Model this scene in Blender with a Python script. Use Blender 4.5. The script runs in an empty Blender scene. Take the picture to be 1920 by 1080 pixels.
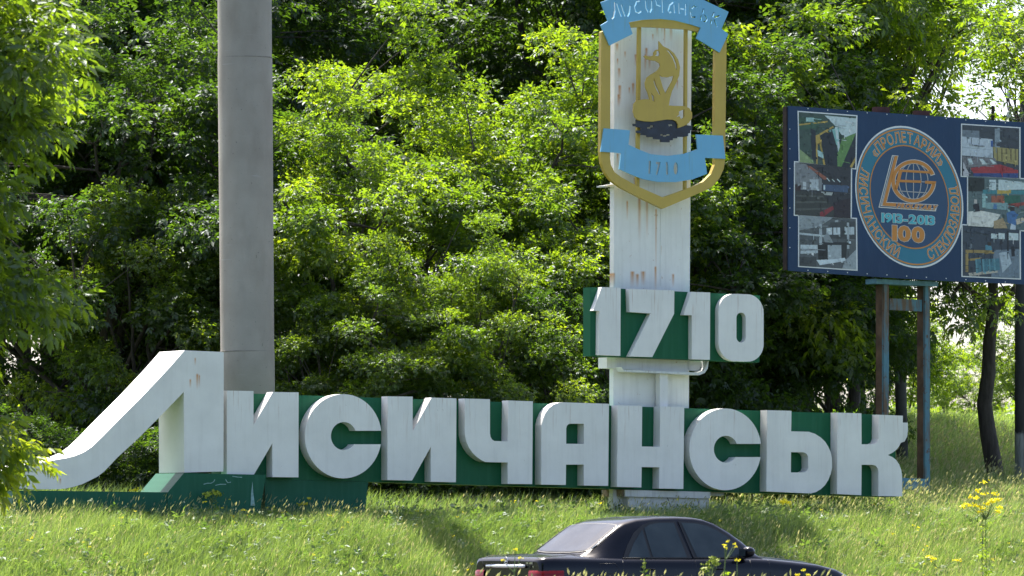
import bpy, bmesh, math, random
import numpy as np
from mathutils import Vector, Matrix
from mathutils.geometry import tessellate_polygon
R = math.radians
SC = bpy.context.scene
COL = SC.collection
# ------------------------------------------------------------------ camera, light, exposure
F = 200.0 / 36.0 * 1920.0          # focal length in photo pixels
CAM_H = 1.35
HOR = 985.0                        # horizon row of the photo
cd = bpy.data.cameras.new('camera'); cam = bpy.data.objects.new('camera', cd); COL.objects.link(cam)
cam.location = (0, 0, CAM_H); cam.rotation_euler = (R(90), 0, 0)
cd.lens = 200; cd.sensor_width = 36; cd.shift_y = (HOR - 540.0) / 1920.0
cd.clip_start = 1.0; cd.clip_end = 3000
cd.dof.use_dof = True; cd.dof.focus_distance = 95; cd.dof.aperture_fstop = 6.3
SC.camera = cam
SUN_EL = R(61); SUN_DIR = Vector((-0.469 * math.cos(SUN_EL), 0.883 * math.cos(SUN_EL), math.sin(SUN_EL))).normalized()
wd = bpy.data.worlds.new('World'); SC.world = wd; wd.use_nodes = True
nt = wd.node_tree
sky = nt.nodes.new('ShaderNodeTexSky'); sky.sky_type = 'NISHITA'; sky.sun_disc = False
sky.sun_elevation = SUN_EL; sky.sun_rotation = math.atan2(SUN_DIR.x, SUN_DIR.y)
sky.air_density = 0.6; sky.dust_density = 3.0; sky.ozone_density = 0.0; sky.altitude = 100
bgn = nt.nodes['Background']; bgn.inputs['Strength'].default_value = 0.15
nt.links.new(sky.outputs[0], bgn.inputs[0])
sl = bpy.data.lights.new('sun', 'SUN'); sl.energy = 4.6; sl.angle = R(0.5); sl.color = (1.0, 0.95, 0.86)
so = bpy.data.objects.new('sun', sl); COL.objects.link(so); so.rotation_euler = SUN_DIR.to_track_quat('Z', 'Y').to_euler()
so.location = (0, 0, 60)
vs = SC.view_settings; SC.display_settings.display_device = 'sRGB'
vs.view_transform = 'Standard'; vs.look = 'None'; vs.gamma = 1; vs.use_curve_mapping = False; vs.exposure = 1.4
SC.cycles.max_bounces = 8; SC.cycles.diffuse_bounces = 4; SC.cycles.transparent_max_bounces = 8

# ------------------------------------------------------------------ helpers
def tag(o, label=None, cat=None, group=None, kind=None):
    if label: o['label'] = label
    if cat: o['category'] = cat
    if group: o['group'] = group
    if kind: o['kind'] = kind
    return o
def thing(name, loc, label, cat, group=None, rz=0):
    o = bpy.data.objects.new(name, None); COL.objects.link(o); o.location = loc; o.rotation_euler = (0, 0, rz)
    o.empty_display_size = .2
    return tag(o, label, cat, group)
def wpos(o):
    p = Vector((0, 0, 0))
    while o is not None:
        p += o.location; o = o.parent
    return p
def link(name, me, m=None, parent=None, smooth=False):
    """link a mesh given in world coordinates as ONE object; under a parent it is shifted to that parent's frame"""
    o = bpy.data.objects.new(name, me); COL.objects.link(o)
    if m is not None:
        for q in (m if isinstance(m, (list, tuple)) else [m]): me.materials.append(q)
    if smooth and len(me.polygons): me.polygons.foreach_set('use_smooth', [True] * len(me.polygons))
    if parent is not None:
        o.parent = parent
        w = wpos(parent)
        if w.length > 0: me.transform(Matrix.Translation(-w))
    elif len(me.vertices):
        co = np.empty(len(me.vertices) * 3); me.vertices.foreach_get('co', co); co = co.reshape(-1, 3)
        b = Vector(((co[:, 0].min() + co[:, 0].max()) / 2, (co[:, 1].min() + co[:, 1].max()) / 2, co[:, 2].min()))
        me.transform(Matrix.Translation(-b)); o.location = b
    return o
def pyd(name, v, f, m=None, parent=None, smooth=False):
    me = bpy.data.meshes.new(name); me.from_pydata([tuple(p) for p in v], [], f); me.update()
    return link(name, me, m, parent, smooth)
def npmesh(name, V, tris, quads=None, attr=None, mats=None):
    """fast mesh from arrays; attr = per-vertex float named 'tint'"""
    me = bpy.data.meshes.new(name)
    V = np.asarray(V, np.float32)
    T = np.asarray(tris, np.int32).reshape(-1, 3) if tris is not None and len(tris) else np.zeros((0, 3), np.int32)
    Q = np.asarray(quads, np.int32).reshape(-1, 4) if quads is not None and len(quads) else np.zeros((0, 4), np.int32)
    me.vertices.add(len(V)); me.vertices.foreach_set('co', V.ravel())
    nl = T.size + Q.size; me.loops.add(nl)
    me.loops.foreach_set('vertex_index', np.concatenate([T.ravel(), Q.ravel()]))
    npoly = len(T) + len(Q); me.polygons.add(npoly)
    ls = np.concatenate([np.arange(len(T)) * 3, T.size + np.arange(len(Q)) * 4]).astype(np.int32)
    me.polygons.foreach_set('loop_start', ls)
    if attr is not None:
        a = me.attributes.new('tint', 'FLOAT', 'POINT'); a.data.foreach_set('value', np.asarray(attr, np.float32))
    me.update(calc_edges=True); me.validate()
    return me

class Plane:
    """a vertical plane through s0, turned by a degrees; hit() puts a photo point on it"""
    def __init__(s, s0, a):
        s.s0 = Vector(s0); s.e = Vector((math.cos(R(a)), math.sin(R(a)), 0)); s.n = Vector((math.sin(R(a)), -math.cos(R(a)), 0))
    def hit(s, px, py, off=0.0):
        d = Vector(((px - 960) / F, 1, (HOR - py) / F)); c = Vector((0, 0, CAM_H))
        return c + d * ((off + (s.s0 - c).dot(s.n)) / d.dot(s.n))
    def uv(s, p):
        return ((p - s.s0).dot(s.e), p.z)
def at(px, py, Y):
    return Vector(((px - 960) / F * Y, Y, CAM_H + (HOR - py) / F * Y))

def prism_world(name, pl, loops, depth, m, parent, smooth_side=False, back=None):
    """loops: [outer, hole, ...] of world points on a plane with normal pl.n; extruded backwards by depth"""
    flat = []
    for l in loops: flat += l
    n = len(flat)
    t2 = [[Vector((pl.uv(p)[0], pl.uv(p)[1], 0)) for p in l] for l in loops]
    tri = tessellate_polygon(t2)
    bd = back or (lambda p: p - pl.n * depth)
    V = list(flat) + [bd(p) for p in flat]
    Fc = [tuple(t) for t in tri] + [tuple(i + n for i in reversed(t)) for t in tri]
    k = 0
    for l in loops:
        c = len(l)
        for i in range(c):
            a, b = k + i, k + (i + 1) % c
            Fc.append((a, b, b + n, a + n))
        k += c
    me = bpy.data.meshes.new(name); me.from_pydata([tuple(p) for p in V], [], Fc)
    bm = bmesh.new(); bm.from_mesh(me); bmesh.ops.recalc_face_normals(bm, faces=bm.faces)
    top = max(p.z for p in flat)
    uvl = bm.loops.layers.uv.new('UVMap')
    for f in bm.faces:
        for lp in f.loops:
            q = pl.uv(lp.vert.co); lp[uvl].uv = (q[0], q[1] - top)
    bm.to_mesh(me); bm.free()
    return link(name, me, m, parent)
def prism(name, pl, loops_px, off, depth, m, parent, back=None):
    return prism_world(name, pl, [[pl.hit(x, y, off) for x, y in l] for l in loops_px], depth, m, parent, back=back)
def arc(cx, cy, rx, ry, a0, a1, n=24):
    return [(cx + rx * math.cos(R(a0 + (a1 - a0) * i / n)), cy - ry * math.sin(R(a0 + (a1 - a0) * i / n))) for i in range(n + 1)]
def smooth_poly(pts, it=2, keep=()):
    """Chaikin corner cutting on a closed outline; indices in keep stay sharp"""
    P = [(x, y, i in keep) for i, (x, y) in enumerate(pts)]
    for _ in range(it):
        Q = []
        for i in range(len(P)):
            a, b = P[i], P[(i + 1) % len(P)]
            if a[2]: Q.append(a)
            else: Q.append((a[0] * .75 + b[0] * .25, a[1] * .75 + b[1] * .25, False))
            if not b[2]: Q.append((a[0] * .25 + b[0] * .75, a[1] * .25 + b[1] * .75, False))
        P = Q
    return [(x, y) for x, y, _ in P]
def stroke(pts, w):
    """outline polygon of a stroke of width w along points"""
    L, Rr = [], []
    for i, p in enumerate(pts):
        a = pts[max(0, i - 1)]; b = pts[min(len(pts) - 1, i + 1)]
        dx, dy = b[0] - a[0], b[1] - a[1]; d = math.hypot(dx, dy) or 1
        ww = w[i] if isinstance(w, (list, tuple)) else w
        L.append((p[0] - dy / d * ww / 2, p[1] + dx / d * ww / 2)); Rr.append((p[0] + dy / d * ww / 2, p[1] - dx / d * ww / 2))
    return L + Rr[::-1]
def box(name, p0, ax, ay, az, m, parent):
    """box from corner p0 along three edge vectors"""
    p0, ax, ay, az = Vector(p0), Vector(ax), Vector(ay), Vector(az)
    v = [p0 + ax * i + ay * j + az * k for k in (0, 1) for j in (0, 1) for i in (0, 1)]
    f = [(0, 2, 3, 1), (4, 5, 7, 6), (0, 1, 5, 4), (2, 6, 7, 3), (0, 4, 6, 2), (1, 3, 7, 5)]
    me = bpy.data.meshes.new(name); me.from_pydata([tuple(p) for p in v], [], f)
    bm = bmesh.new(); bm.from_mesh(me); bmesh.ops.recalc_face_normals(bm, faces=bm.faces)
    uvl = bm.loops.layers.uv.new('UVMap')
    top = max(p.z for p in v)
    for fc in bm.faces:
        for lp in fc.loops:
            q = lp.vert.co - p0; lp[uvl].uv = (q.dot(ax.normalized()) + q.dot(ay.normalized()), lp.vert.co.z - top)
    bm.to_mesh(me); bm.free()
    return link(name, me, m, parent)
def tube_arrays(paths, sides=6):
    """paths: list of (points, radii) -> V, quads"""
    V, Q = [], []; base = 0
    for pts, rad in paths:
        pts = np.asarray(pts, float); n = len(pts)
        t = np.gradient(pts, axis=0); t /= (np.linalg.norm(t, axis=1, keepdims=True) + 1e-9)
        ref = np.array([0.31, 0.95, 0.05]) if abs(t[0][2]) > .8 else np.array([0, 0, 1.0])
        a = np.cross(t, ref); a /= (np.linalg.norm(a, axis=1, keepdims=True) + 1e-9); b = np.cross(t, a)
        th = np.arange(sides) / sides * 2 * math.pi
        ring = pts[:, None, :] + np.asarray(rad)[:, None, None] * (np.cos(th)[None, :, None] * a[:, None, :] + np.sin(th)[None, :, None] * b[:, None, :])
        V.append(ring.reshape(-1, 3))
        i = np.arange(n - 1)[:, None] * sides; j = np.arange(sides)[None, :]; j2 = (j + 1) % sides
        Q.append(np.stack([base + i + j, base + i + j2, base + i + sides + j2, base + i + sides + j], -1).reshape(-1, 4))
        base += n * sides
    return np.concatenate(V), np.concatenate(Q)
def tube(name, pts, rad, m, parent=None, sides=10):
    if not hasattr(rad, '__len__'): rad = [rad] * len(pts)
    V, Q = tube_arrays([(pts, rad)], sides)
    n = len(pts)
    me = npmesh(name, V, None, Q)
    bm = bmesh.new(); bm.from_mesh(me); bm.verts.ensure_lookup_table()
    bm.faces.new([bm.verts[i] for i in range(sides)][::-1]); bm.faces.new([bm.verts[(n - 1) * sides + i] for i in range(sides)])
    bmesh.ops.recalc_face_normals(bm, faces=bm.faces); bm.to_mesh(me); bm.free()
    o = link(name, me, m, parent)
    for p in me.polygons: p.use_smooth = len(p.vertices) == 4
    return o

# ------------------------------------------------------------------ materials
class NT:
    def __init__(s, name):
        s.m = bpy.data.materials.new(name); s.m.use_nodes = True; s.t = s.m.node_tree; s.b = s.t.nodes['Principled BSDF']
    def n(s, ty, **kw):
        x = s.t.nodes.new(ty)
        for k, v in kw.items(): setattr(x, k, v)
        return x
    def l(s, a, b): s.t.links.new(a, b)
    def put(s, sock, v):
        if hasattr(v, 'links'): s.l(v, sock)
        elif isinstance(v, (tuple, list)) and len(v) == 3 and sock.type == 'RGBA': sock.default_value = (*v, 1)
        else: sock.default_value = v
    def math(s, op, a, b=None, clamp=False):
        x = s.n('ShaderNodeMath', operation=op, use_clamp=clamp); s.put(x.inputs[0], a)
        if b is not None: s.put(x.inputs[1], b)
        return x.outputs[0]
    def mix(s, f, a, b):
        x = s.n('ShaderNodeMix', data_type='RGBA'); s.put(x.inputs[0], f); s.put(x.inputs[6], a); s.put(x.inputs[7], b); return x.outputs[2]
    def ramp(s, f, a, b):
        x = s.n('ShaderNodeMapRange'); s.put(x.inputs[0], f); x.inputs[1].default_value = a; x.inputs[2].default_value = b; return x.outputs[0]
    def noise(s, vec, scale, detail=3, rough=.55):
        x = s.n('ShaderNodeTexNoise'); s.put(x.inputs['Scale'], scale); x.inputs['Detail'].default_value = detail
        x.inputs['Roughness'].default_value = rough
        if vec is not None: s.l(vec, x.inputs['Vector'])
        return x.outputs['Fac']
    def mapv(s, vec, scale):
        x = s.n('ShaderNodeMapping'); s.l(vec, x.inputs[0]); x.inputs['Scale'].default_value = scale; return x.outputs[0]
    def coord(s, k='Object'): return s.n('ShaderNodeTexCoord').outputs[k]
    def bump(s, h, strength=.3, dist=.02):
        x = s.n('ShaderNodeBump'); x.inputs['Strength'].default_value = strength; x.inputs['Distance'].default_value = dist
        s.l(h, x.inputs['Height']); s.l(x.outputs[0], s.b.inputs['Normal'])
def plain(name, col, rough=.6, var=.12, scale=6, metallic=0, coat=0, bump=0):
    t = NT(name); c = t.coord(); nz = t.noise(c, scale, 4)
    f = t.ramp(nz, .3, .7)
    a = tuple(x * (1 - var) for x in col); b = tuple(min(1, x * (1 + var)) for x in col)
    t.put(t.b.inputs['Base Color'], t.mix(f, a, b)); t.b.inputs['Roughness'].default_value = rough
    t.b.inputs['Metallic'].default_value = metallic; t.b.inputs['Coat Weight'].default_value = coat
    if bump: t.bump(t.noise(c, scale * 4, 3), bump, .01)
    return t.m
def painted(name, col, dirt=(.30, .27, .22), rust=(.23, .10, .04), rust_amt=.8, top=1.6, dirt_amt=.12, rough=.5, spots=(), thr=.60, spec=.5, chipcol=None, chipthr=.70):
    """old gloss paint: mottled, streaked downwards, rust running from the top edge, and rust spots where the paint broke"""
    t = NT(name); uv = t.coord('UV'); ob = t.coord('Object')
    sp = t.n('ShaderNodeSeparateXYZ'); t.l(uv, sp.inputs[0]); u, v = sp.outputs[0], sp.outputs[1]
    mott = t.noise(ob, 1.7, 5, .6)
    c = t.mix(t.ramp(mott, .3, .75), col, tuple(x * .86 for x in col))
    st = t.noise(t.mapv(uv, (9, .5, 1)), 1.0, 4, .65)
    c = t.mix(t.math('MULTIPLY', t.ramp(st, .48, .78), dirt_amt), c, dirt)
    fine = t.noise(t.mapv(uv, (26, 1.1, 1)), 1.0, 3, .6)
    fade = t.math('POWER', 2.718, t.math('MULTIPLY', v, top))
    rm = t.math('MULTIPLY', t.ramp(fine, thr, thr + .13), t.math('MULTIPLY', fade, rust_amt), True)
    c = t.mix(rm, c, rust)
    for (u0, v0, ln, w) in spots:
        wob = t.math('MULTIPLY', t.math('SUBTRACT', fine, .5), w * .8)
        du = t.math('ABSOLUTE', t.math('ADD', t.math('SUBTRACT', u, u0), wob))
        k = t.math('SUBTRACT', 1.0, t.math('DIVIDE', du, w), True)
        dn = t.math('SUBTRACT', v0, v)
        k2 = t.math('MULTIPLY', t.ramp(dn, -.02, .01), t.math('SUBTRACT', 1.0, t.math('DIVIDE', dn, ln), True))
        c = t.mix(t.math('MULTIPLY', t.math('MULTIPLY', k, k2), 1.1, True), c, (.56, .25, .065))
    chip = t.noise(ob, 13, 4, .7)
    c = t.mix(t.math('MULTIPLY', t.ramp(chip, chipthr, chipthr + .04), .6), c, chipcol or dirt)
    t.put(t.b.inputs['Base Color'], c); t.b.inputs['Roughness'].default_value = rough; t.b.inputs['Specular IOR Level'].default_value = spec
    t.bump(t.noise(ob, 5, 4), .15, .02)
    return t.m
def leaf_mat(name, dark, light, young, trans, gloss=.045, refl=1.0):
    t = NT(name); at_ = t.n('ShaderNodeAttribute'); at_.attribute_name = 'tint'
    oi = t.n('ShaderNodeObjectInfo')
    r = t.n('ShaderNodeValToRGB'); t.l(at_.outputs['Fac'], r.inputs[0])
    e = r.color_ramp.elements; e[0].color = (*dark, 1); e[1].color = (*young, 1); e[1].position = 1.0
    k = e.new(.62); k.color = (*light, 1)
    c = t.mix(t.math('MULTIPLY', oi.outputs['Random'], .35), r.outputs[0], tuple(x * .75 for x in dark))
    d = t.n('ShaderNodeBsdfDiffuse'); t.l(c, d.inputs[0])
    tr = t.n('ShaderNodeBsdfTranslucent')
    tc = t.n('ShaderNodeMix', data_type='RGBA', blend_type='MULTIPLY'); tc.inputs[0].default_value = 1
    t.l(c, tc.inputs[6]); tc.inputs[7].default_value = (*trans, 1); t.l(tc.outputs[2], tr.inputs[0])
    dk = t.n('ShaderNodeMix', data_type='RGBA', blend_type='MULTIPLY'); dk.inputs[0].default_value = 1; t.l(c, dk.inputs[6]); dk.inputs[7].default_value = (refl, refl, refl, 1); t.l(dk.outputs[2], d.inputs[0])
    a = t.n('ShaderNodeAddShader'); t.l(d.outputs[0], a.inputs[0]); t.l(tr.outputs[0], a.inputs[1])
    g = t.n('ShaderNodeBsdfGlossy'); g.inputs['Roughness'].default_value = .48; g.inputs[0].default_value = (.9, .95, 1, 1)
    mx = t.n('ShaderNodeMixShader'); mx.inputs[0].default_value = gloss; t.l(a.outputs[0], mx.inputs[1]); t.l(g.outputs[0], mx.inputs[2])
    out = t.t.nodes['Material Output']; t.l(mx.outputs[0], out.inputs[0]); t.t.nodes.remove(t.b)
    return t.m
WHITE = (.83, .815, .775)
M_white = painted('white_sign_paint', WHITE, rust_amt=.8, rust=(.33, .15, .06), top=3.6, thr=.57)
M_white_big = painted('white_paint_large_letter', WHITE, rust_amt=.0, dirt_amt=.16)
M_green = painted('green_sign_paint', (.006, .108, .047), dirt=(.04, .20, .11), rust=(.10, .07, .03), rust_amt=.3, dirt_amt=.30, rough=.5, spec=.25)
M_plinth = painted('green_plinth_paint', (.008, .105, .056), dirt=(.08, .24, .17), rust_amt=0, dirt_amt=.22, rough=.5, spec=.25)
M_gold = painted('ochre_emblem_paint', (.54, .38, .068), dirt=(.38, .25, .06), rust_amt=.3, dirt_amt=.3, rough=.45)
M_blue = painted('blue_ribbon_paint', (.17, .46, .70), dirt=(.22, .40, .46), rust=(.20, .30, .22), rust_amt=.75, dirt_amt=.22, rough=.45, top=1.2)
M_rock = plain('dark_blue_rock_paint', (.012, .018, .035), .35, .5, 9)
M_bracket = painted('white_bracket_paint', (.72, .73, .72), rust_amt=.9, dirt_amt=.5, top=3)
M_base = painted('pedestal_paint', (.62, .62, .58), rust_amt=.4, dirt_amt=.6)
M_black = plain('black_paint', (.012, .012, .013), .5)
# ------------------------------------------------------------------ planes of the place
SGN = Plane(at(1215, 985, 95.0) - Vector((0, 0, CAM_H)), 28)      # face plane of the raised letters
def qdist(X, Y): return (X - SGN.s0.x) * SGN.n.x + (Y - SGN.s0.y) * SGN.n.y
def ground_z(X, Y):
    q = qdist(np.asarray(X, float), np.asarray(Y, float))
    t = np.clip((4.6 - q) / (4.6 - 1.2), 0, 1)
    z = 1.18 * (t * .55 + .45 * t * t * (3 - 2 * t))
    z = z + np.clip(1.2 - q, 0, 18) * .068 + np.clip(-16.8 - q, 0, 17) * .095
    z = z + .05 * np.sin(X * .9 + 1) * np.sin(Y * .7) * np.clip((4.6 - q) / 3, 0, 1)
    return z
def gz(x, y): return float(ground_z(x, y))

# ------------------------------------------------------------------ ground and road
def axis(a, b, fine, lo, hi, n):
    g = (np.linspace(0, 1, n) ** 2.2)
    return np.unique(np.concatenate([lo - g * (lo - a), np.arange(lo, hi, fine), hi + g * (b - hi)]))
gx = axis(-500, 500, .5, -28, 28, 16); gy = axis(-60, 1500, .35, 78, 125, 22)
GX, GY = np.meshgrid(gx, gy)
GV = np.stack([GX, GY, ground_z(GX, GY)], -1).reshape(-1, 3)
i = np.arange(len(gy) - 1)[:, None] * len(gx) + np.arange(len(gx) - 1)[None, :]
GQ = np.stack([i, i + 1, i + 1 + len(gx), i + len(gx)], -1).reshape(-1, 4)
t = NT('meadow_soil'); c = t.coord()
t.put(t.b.inputs['Base Color'], t.mix(t.ramp(t.noise(c, .35, 5), .35, .65), (.045, .068, .018), (.085, .105, .03)))
t.b.inputs['Roughness'].default_value = .95; t.bump(t.noise(c, 5, 4), .6, .05)
tag(link('ground', npmesh('ground', GV, None, GQ), t.m, None, True), kind='structure')
t = NT('asphalt'); c = t.coord()
t.put(t.b.inputs['Base Color'], t.mix(t.ramp(t.noise(c, 40, 3), .3, .7), (.04, .04, .041), (.065, .064, .062)))
t.b.inputs['Roughness'].default_value = .85; t.bump(t.noise(c, 60, 2), .4, .01); M_asphalt = t.m
def strip(name, q0, q1, z, m, u0=-160, u1=160):
    P = lambda u, q: SGN.s0 + SGN.e * u + SGN.n * q
    v = [P(u0, q0), P(u1, q0), P(u1, q1), P(u0, q1)]
    o = pyd(name, [(p.x, p.y, z) for p in v], [(3, 2, 1, 0)], m)
    if o.data.polygons[0].normal.z < 0: o.data.flip_normals()
    return o
tag(strip('road', 14.5, 23.5, .004, M_asphalt), kind='structure')
M_line = plain('road_line_paint', (.7, .7, .66), .7)
for q in (14.9, 23.0): tag(strip('edge_line', q, q + .12, .008, M_line), kind='structure')

# ------------------------------------------------------------------ the name sign
base = SGN.hit(1050, 950, -.3); base.z = gz(base.x, base.y)
sign = thing('town_name_sign', base, 'long green board with raised white letters Лисичанськ and an oversized swooping first letter', 'town sign')
D = .225
LET = []
LET.append([[(425.8, 732.3), (475.4, 733.2), (475.4, 797), (512, 735), (560, 735.6), (559.6, 895), (510.8, 894.5), (510.8, 831), (474, 893.6), (425.8, 892)]])
def letter_c(cx, cy, rx, ry, jx, jy, irx, iry, up, lo):
    a0 = math.degrees(math.asin((cy - up[1]) / ry)); a1 = 360 + math.degrees(math.asin((cy - lo[1]) / ry))
    o = arc(cx, cy, rx, ry, a0, a1, 56)
    b1 = 360 + math.degrees(math.asin(max(-1, min(1, (jy - lo[1]) / iry)))); b0 = math.degrees(math.asin((jy - up[1]) / iry))
    return [o + arc(jx, jy, irx, iry, b1, b0, 36)]
LET.append(letter_c(643.6, 818, 71.8, 79, 644.5, 817.6, 24, 26.3, (714, 807.6), (713, 833)))
LET.append([[(726.7, 743.1), (773.9, 743.6), (773.9, 808.6), (809.1, 745.5), (855.9, 747), (854.8, 904.2), (807.8, 903.3), (807.8, 837.8), (772.5, 901), (726.4, 900)]])
LET.append([[(871.5, 747.2), (918.7, 748.5), (918.7, 812), (919.8, 819), (922.5, 824), (927, 826.8), (951.9, 827.6), (953.3, 750.8), (999.1, 752.5), (997.9, 907.7), (951.9, 907.3), (951.9, 867.2), (911.1, 866.3),
             (904, 863.6), (895, 857.5), (886.5, 849.6), (879.5, 839.5), (874.5, 828.5), (871.9, 816.2), (871.5, 805)]])
LET.append([[(1141.7, 757.1), (1140.4, 911), (1094.7, 910.3), (1094.7, 871.1), (1061.3, 871.1), (1060.9, 909.2), (1015, 908.5), (1015.3, 797), (1018.5, 785), (1022.5, 775), (1029, 765.5), (1038, 758.5), (1048, 755), (1058.6, 754.3)],
            [(1095, 794.5), (1095, 832.4), (1061.6, 832), (1061.6, 803.3), (1062.9, 798.5), (1065.5, 795.6), (1069.2, 794.3)]])
LET.append([[(1158.4, 759.8), (1204.1, 761.1), (1203.4, 837.1), (1237.2, 837.8), (1238.1, 762), (1282.9, 762.9), (1281.2, 916.8), (1235.8, 915.9), (1236.3, 876.3), (1203.2, 875.5), (1202.5, 913.8), (1157.1, 912.9)]])
LET.append(letter_c(1360, 842.5, 67.4, 76.7, 1361, 842.2, 22.5, 25.2, (1426.2, 832.2), (1425.7, 857)))
LET.append([[(1438.4, 769.0), (1484.1, 770.2), (1483.4, 808.6), (1516.3, 809.5), (1528, 813.3), (1539.2, 820.4), (1547.5, 828.5), (1553.3, 838), (1557.6, 848), (1559.9, 859), (1560.3, 876.7), (1557.6, 888.5), (1553.3, 899.5), (1547, 909.5),
             (1539.2, 917.1), (1530, 922.6), (1519.8, 925.2), (1437.1, 921.5)],
            [(1483.2, 847.6), (1507.5, 848.2), (1512.5, 851), (1515.4, 856.4), (1515.8, 877.6), (1513, 883), (1507.5, 885.8), (1482.9, 885.8)]])
LET.append([[(1570.3, 773.6), (1615.2, 775), (1615.5, 833), (1639.3, 832.7), (1645, 829.6), (1647.6, 823), (1648, 777.6), (1692.9, 779.4), (1692.3, 816), (1690.5, 826), (1686.4, 836), (1681.5, 842.5), (1674, 848.5), (1664.8, 853.2),
             (1673, 856.8), (1680, 862), (1686, 871), (1689.8, 881), (1691.4, 892), (1692, 930.7), (1647.2, 930.1), (1647.2, 884), (1645.6, 878), (1642.2, 873.2), (1635.7, 871.4), (1615.5, 871.4), (1615, 928.4), (1569.8, 926.3)]])
for k, l in enumerate(LET): prism('letter', SGN, l, 0, D, M_white, sign)
Lbig = [[(419.6, 660), (419, 884), (345.3, 886), (344.7, 734.9), (299, 782), (261.3, 819.9), (238, 841.5), (220.3, 857.7), (207, 872), (195, 884.4), (183, 893.5), (170, 900.2), (155, 907.4), (138.5, 912.7), (121, 916.2), (103.9, 917.5), (59.8, 917.3),
         (34, 916), (20, 912), (18, 905), (24, 894), (38, 879), (59.8, 870.2), (84, 866.5), (107, 861.7), (125, 858.8), (141.6, 854.5), (158, 847.5), (173.1, 837.2), (194, 817), (217.2, 793.1), (267.6, 742.8), (317.9, 689.3), (346.3, 656.8)]]
lb_spots = []
for (x, y, ln, w) in ((370, 702, .25, .03), (374, 704, .2, .02), (357, 712, .14, .025), (366, 672, .12, .02), (113, 898, .1, .02)):
    p = SGN.hit(x, y, .02); lb_spots.append((SGN.uv(p)[0], p.z - SGN.hit(346.3, 656.8, .02).z, ln, w))
M_lbig = painted('white_paint_large_letter', WHITE, rust_amt=.12, dirt_amt=.14, spots=lb_spots)
o = prism('letter', SGN, Lbig, .02, .97, M_lbig, sign); tag(o, 'oversized first letter whose left leg sweeps down to the ground')
prism('board', SGN, [[(421.5, 736.2), (1679, 778.6), (1679, 932.2), (690.5, 903.6), (421.5, 896)]], -D - .002, .5, M_green, sign)
prism('letter', SGN, [[(1684, 792), (1702, 792.5), (1702.4, 806), (1701, 818), (1696, 828), (1684, 832)]], -D - .51, .2, M_white, sign)
prism('lower_wall', SGN, [[(497, 898.3), (690.3, 903.9), (684, 965), (497, 965)]], -D - .004, .49, M_plinth, sign)
prism('kerb_wall', SGN, [[(26, 921), (60, 919.5), (318, 923.2), (318, 968), (20, 968)]], .06, 1.05, M_plinth, sign)
# plinth under the large letter: front face with a slanted right end and a sloped left facet
fr = [SGN.hit(x, y, .08) for x, y in ((344.8, 887), (499, 890.3), (486, 968), (314.5, 968), (314.5, 923))]
bk = lambda p: p - SGN.n * 1.08
prism_world('plinth', SGN, [fr], 1.08, M_plinth, sign)

M_scuff = plain('pale_scuff', (.26, .42, .40), .8, .3, 20)
for s_ in ([(470, 948), (471, 925), (473.5, 903), (475, 925), (478, 948)],):
    prism('scuff', SGN, [s_], .084, .004, M_scuff, sign)
for s_ in ([(382, 908), (389, 906), (396, 906), (401, 903), (403, 899)], [(423, 899), (427, 905), (433, 904)], [(404, 910), (413, 908), (424, 908)], [(436, 893), (446, 894.5), (454, 895)]):
    prism('scuff', SGN, [stroke(s_, 1.3)], .084, .004, M_scuff, sign)
# ------------------------------------------------------------------ the white column with its bracket and pedestal
COLOFF = -.36
def cspot(x, y, ln, w):
    p = SGN.hit(x, y, COLOFF); return (SGN.uv(p)[0], p.z - SGN.hit(1152, -22, COLOFF).z, ln * 1.1, w * 1.15)
CS = [cspot(*a) for a in ((1212, 98, .22, .035), (1192, 110, .18, .03), (1210, 110, .25, .025), (1218, 113, .2, .03), (1157, 90, .12, .03), (1158, 118, .1, .02), (1161, 136, .16, .03), (1162, 168, .3, .035), (1160, 185, .2, .03),
      (1187, 164, .2, .03), (1180, 172, .1, .02), (1270, 158, .15, .02), (1224, 72, .1, .02), (1232, 52, .2, .03), (1241, 52, .16, .025), (1258, 52, .28, .035), (1158, 296, .2, .03), (1192, 341, .2, .05), (1199, 364, .8, .035), (1213, 372, .7, .03),
      (1151, 520, .2, .03), (1186, 517, .25, .05), (1195, 522, .2, .04), (1206, 517, .22, .05), (1229, 508, .4, .03), (1262, 522, .2, .03), (1176, 385, .3, .02), (1230, 400, 1.0, .02), (1246, 60, .3, .02), (1172, 105, .1, .02))]
M_col = painted('white_column_paint', (.82, .81, .77), rust_amt=.3, dirt_amt=.22, spots=CS, top=.25, chipcol=(.36, .17, .06), chipthr=.665)
cb = SGN.hit(1220, 950, COLOFF - .4); cb.z = gz(cb.x, cb.y) - .1
column = thing('sign_column', cb, 'tall white rust-stained column rising behind the green letter board', 'column')
rows = []
for (xl, xr, y) in ((1152.5, 1297.5, -22), (1149.2, 1289.8, 1000)):
    a = SGN.hit(xl, y, COLOFF); b = SGN.hit(xr, y, COLOFF); l = SGN.hit(xl - 7.5, y, COLOFF - .14)
    rows.append([a, b, b - SGN.n * .14 + SGN.e * .015, b - SGN.n * .75 - SGN.e * .3, a - SGN.n * .75 + SGN.e * .45, l])
v = rows[0] + rows[1]; n6 = 6
me = bpy.data.meshes.new('shaft'); me.from_pydata([tuple(p) for p in v], [], [(i, (i + 1) % 6, (i + 1) % 6 + 6, i + 6) for i in range(6)] + [tuple(range(6)), tuple(range(11, 5, -1))])
bm = bmesh.new(); bm.from_mesh(me); bmesh.ops.recalc_face_normals(bm, faces=bm.faces); uvl = bm.loops.layers.uv.new('UVMap'); tz = max(p.z for p in v)
for f in bm.faces:
    for lp in f.loops: q = SGN.uv(lp.vert.co); lp[uvl].uv = (q[0], q[1] - tz)
bm.to_mesh(me); bm.free(); link('shaft', me, M_col, column)
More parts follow.
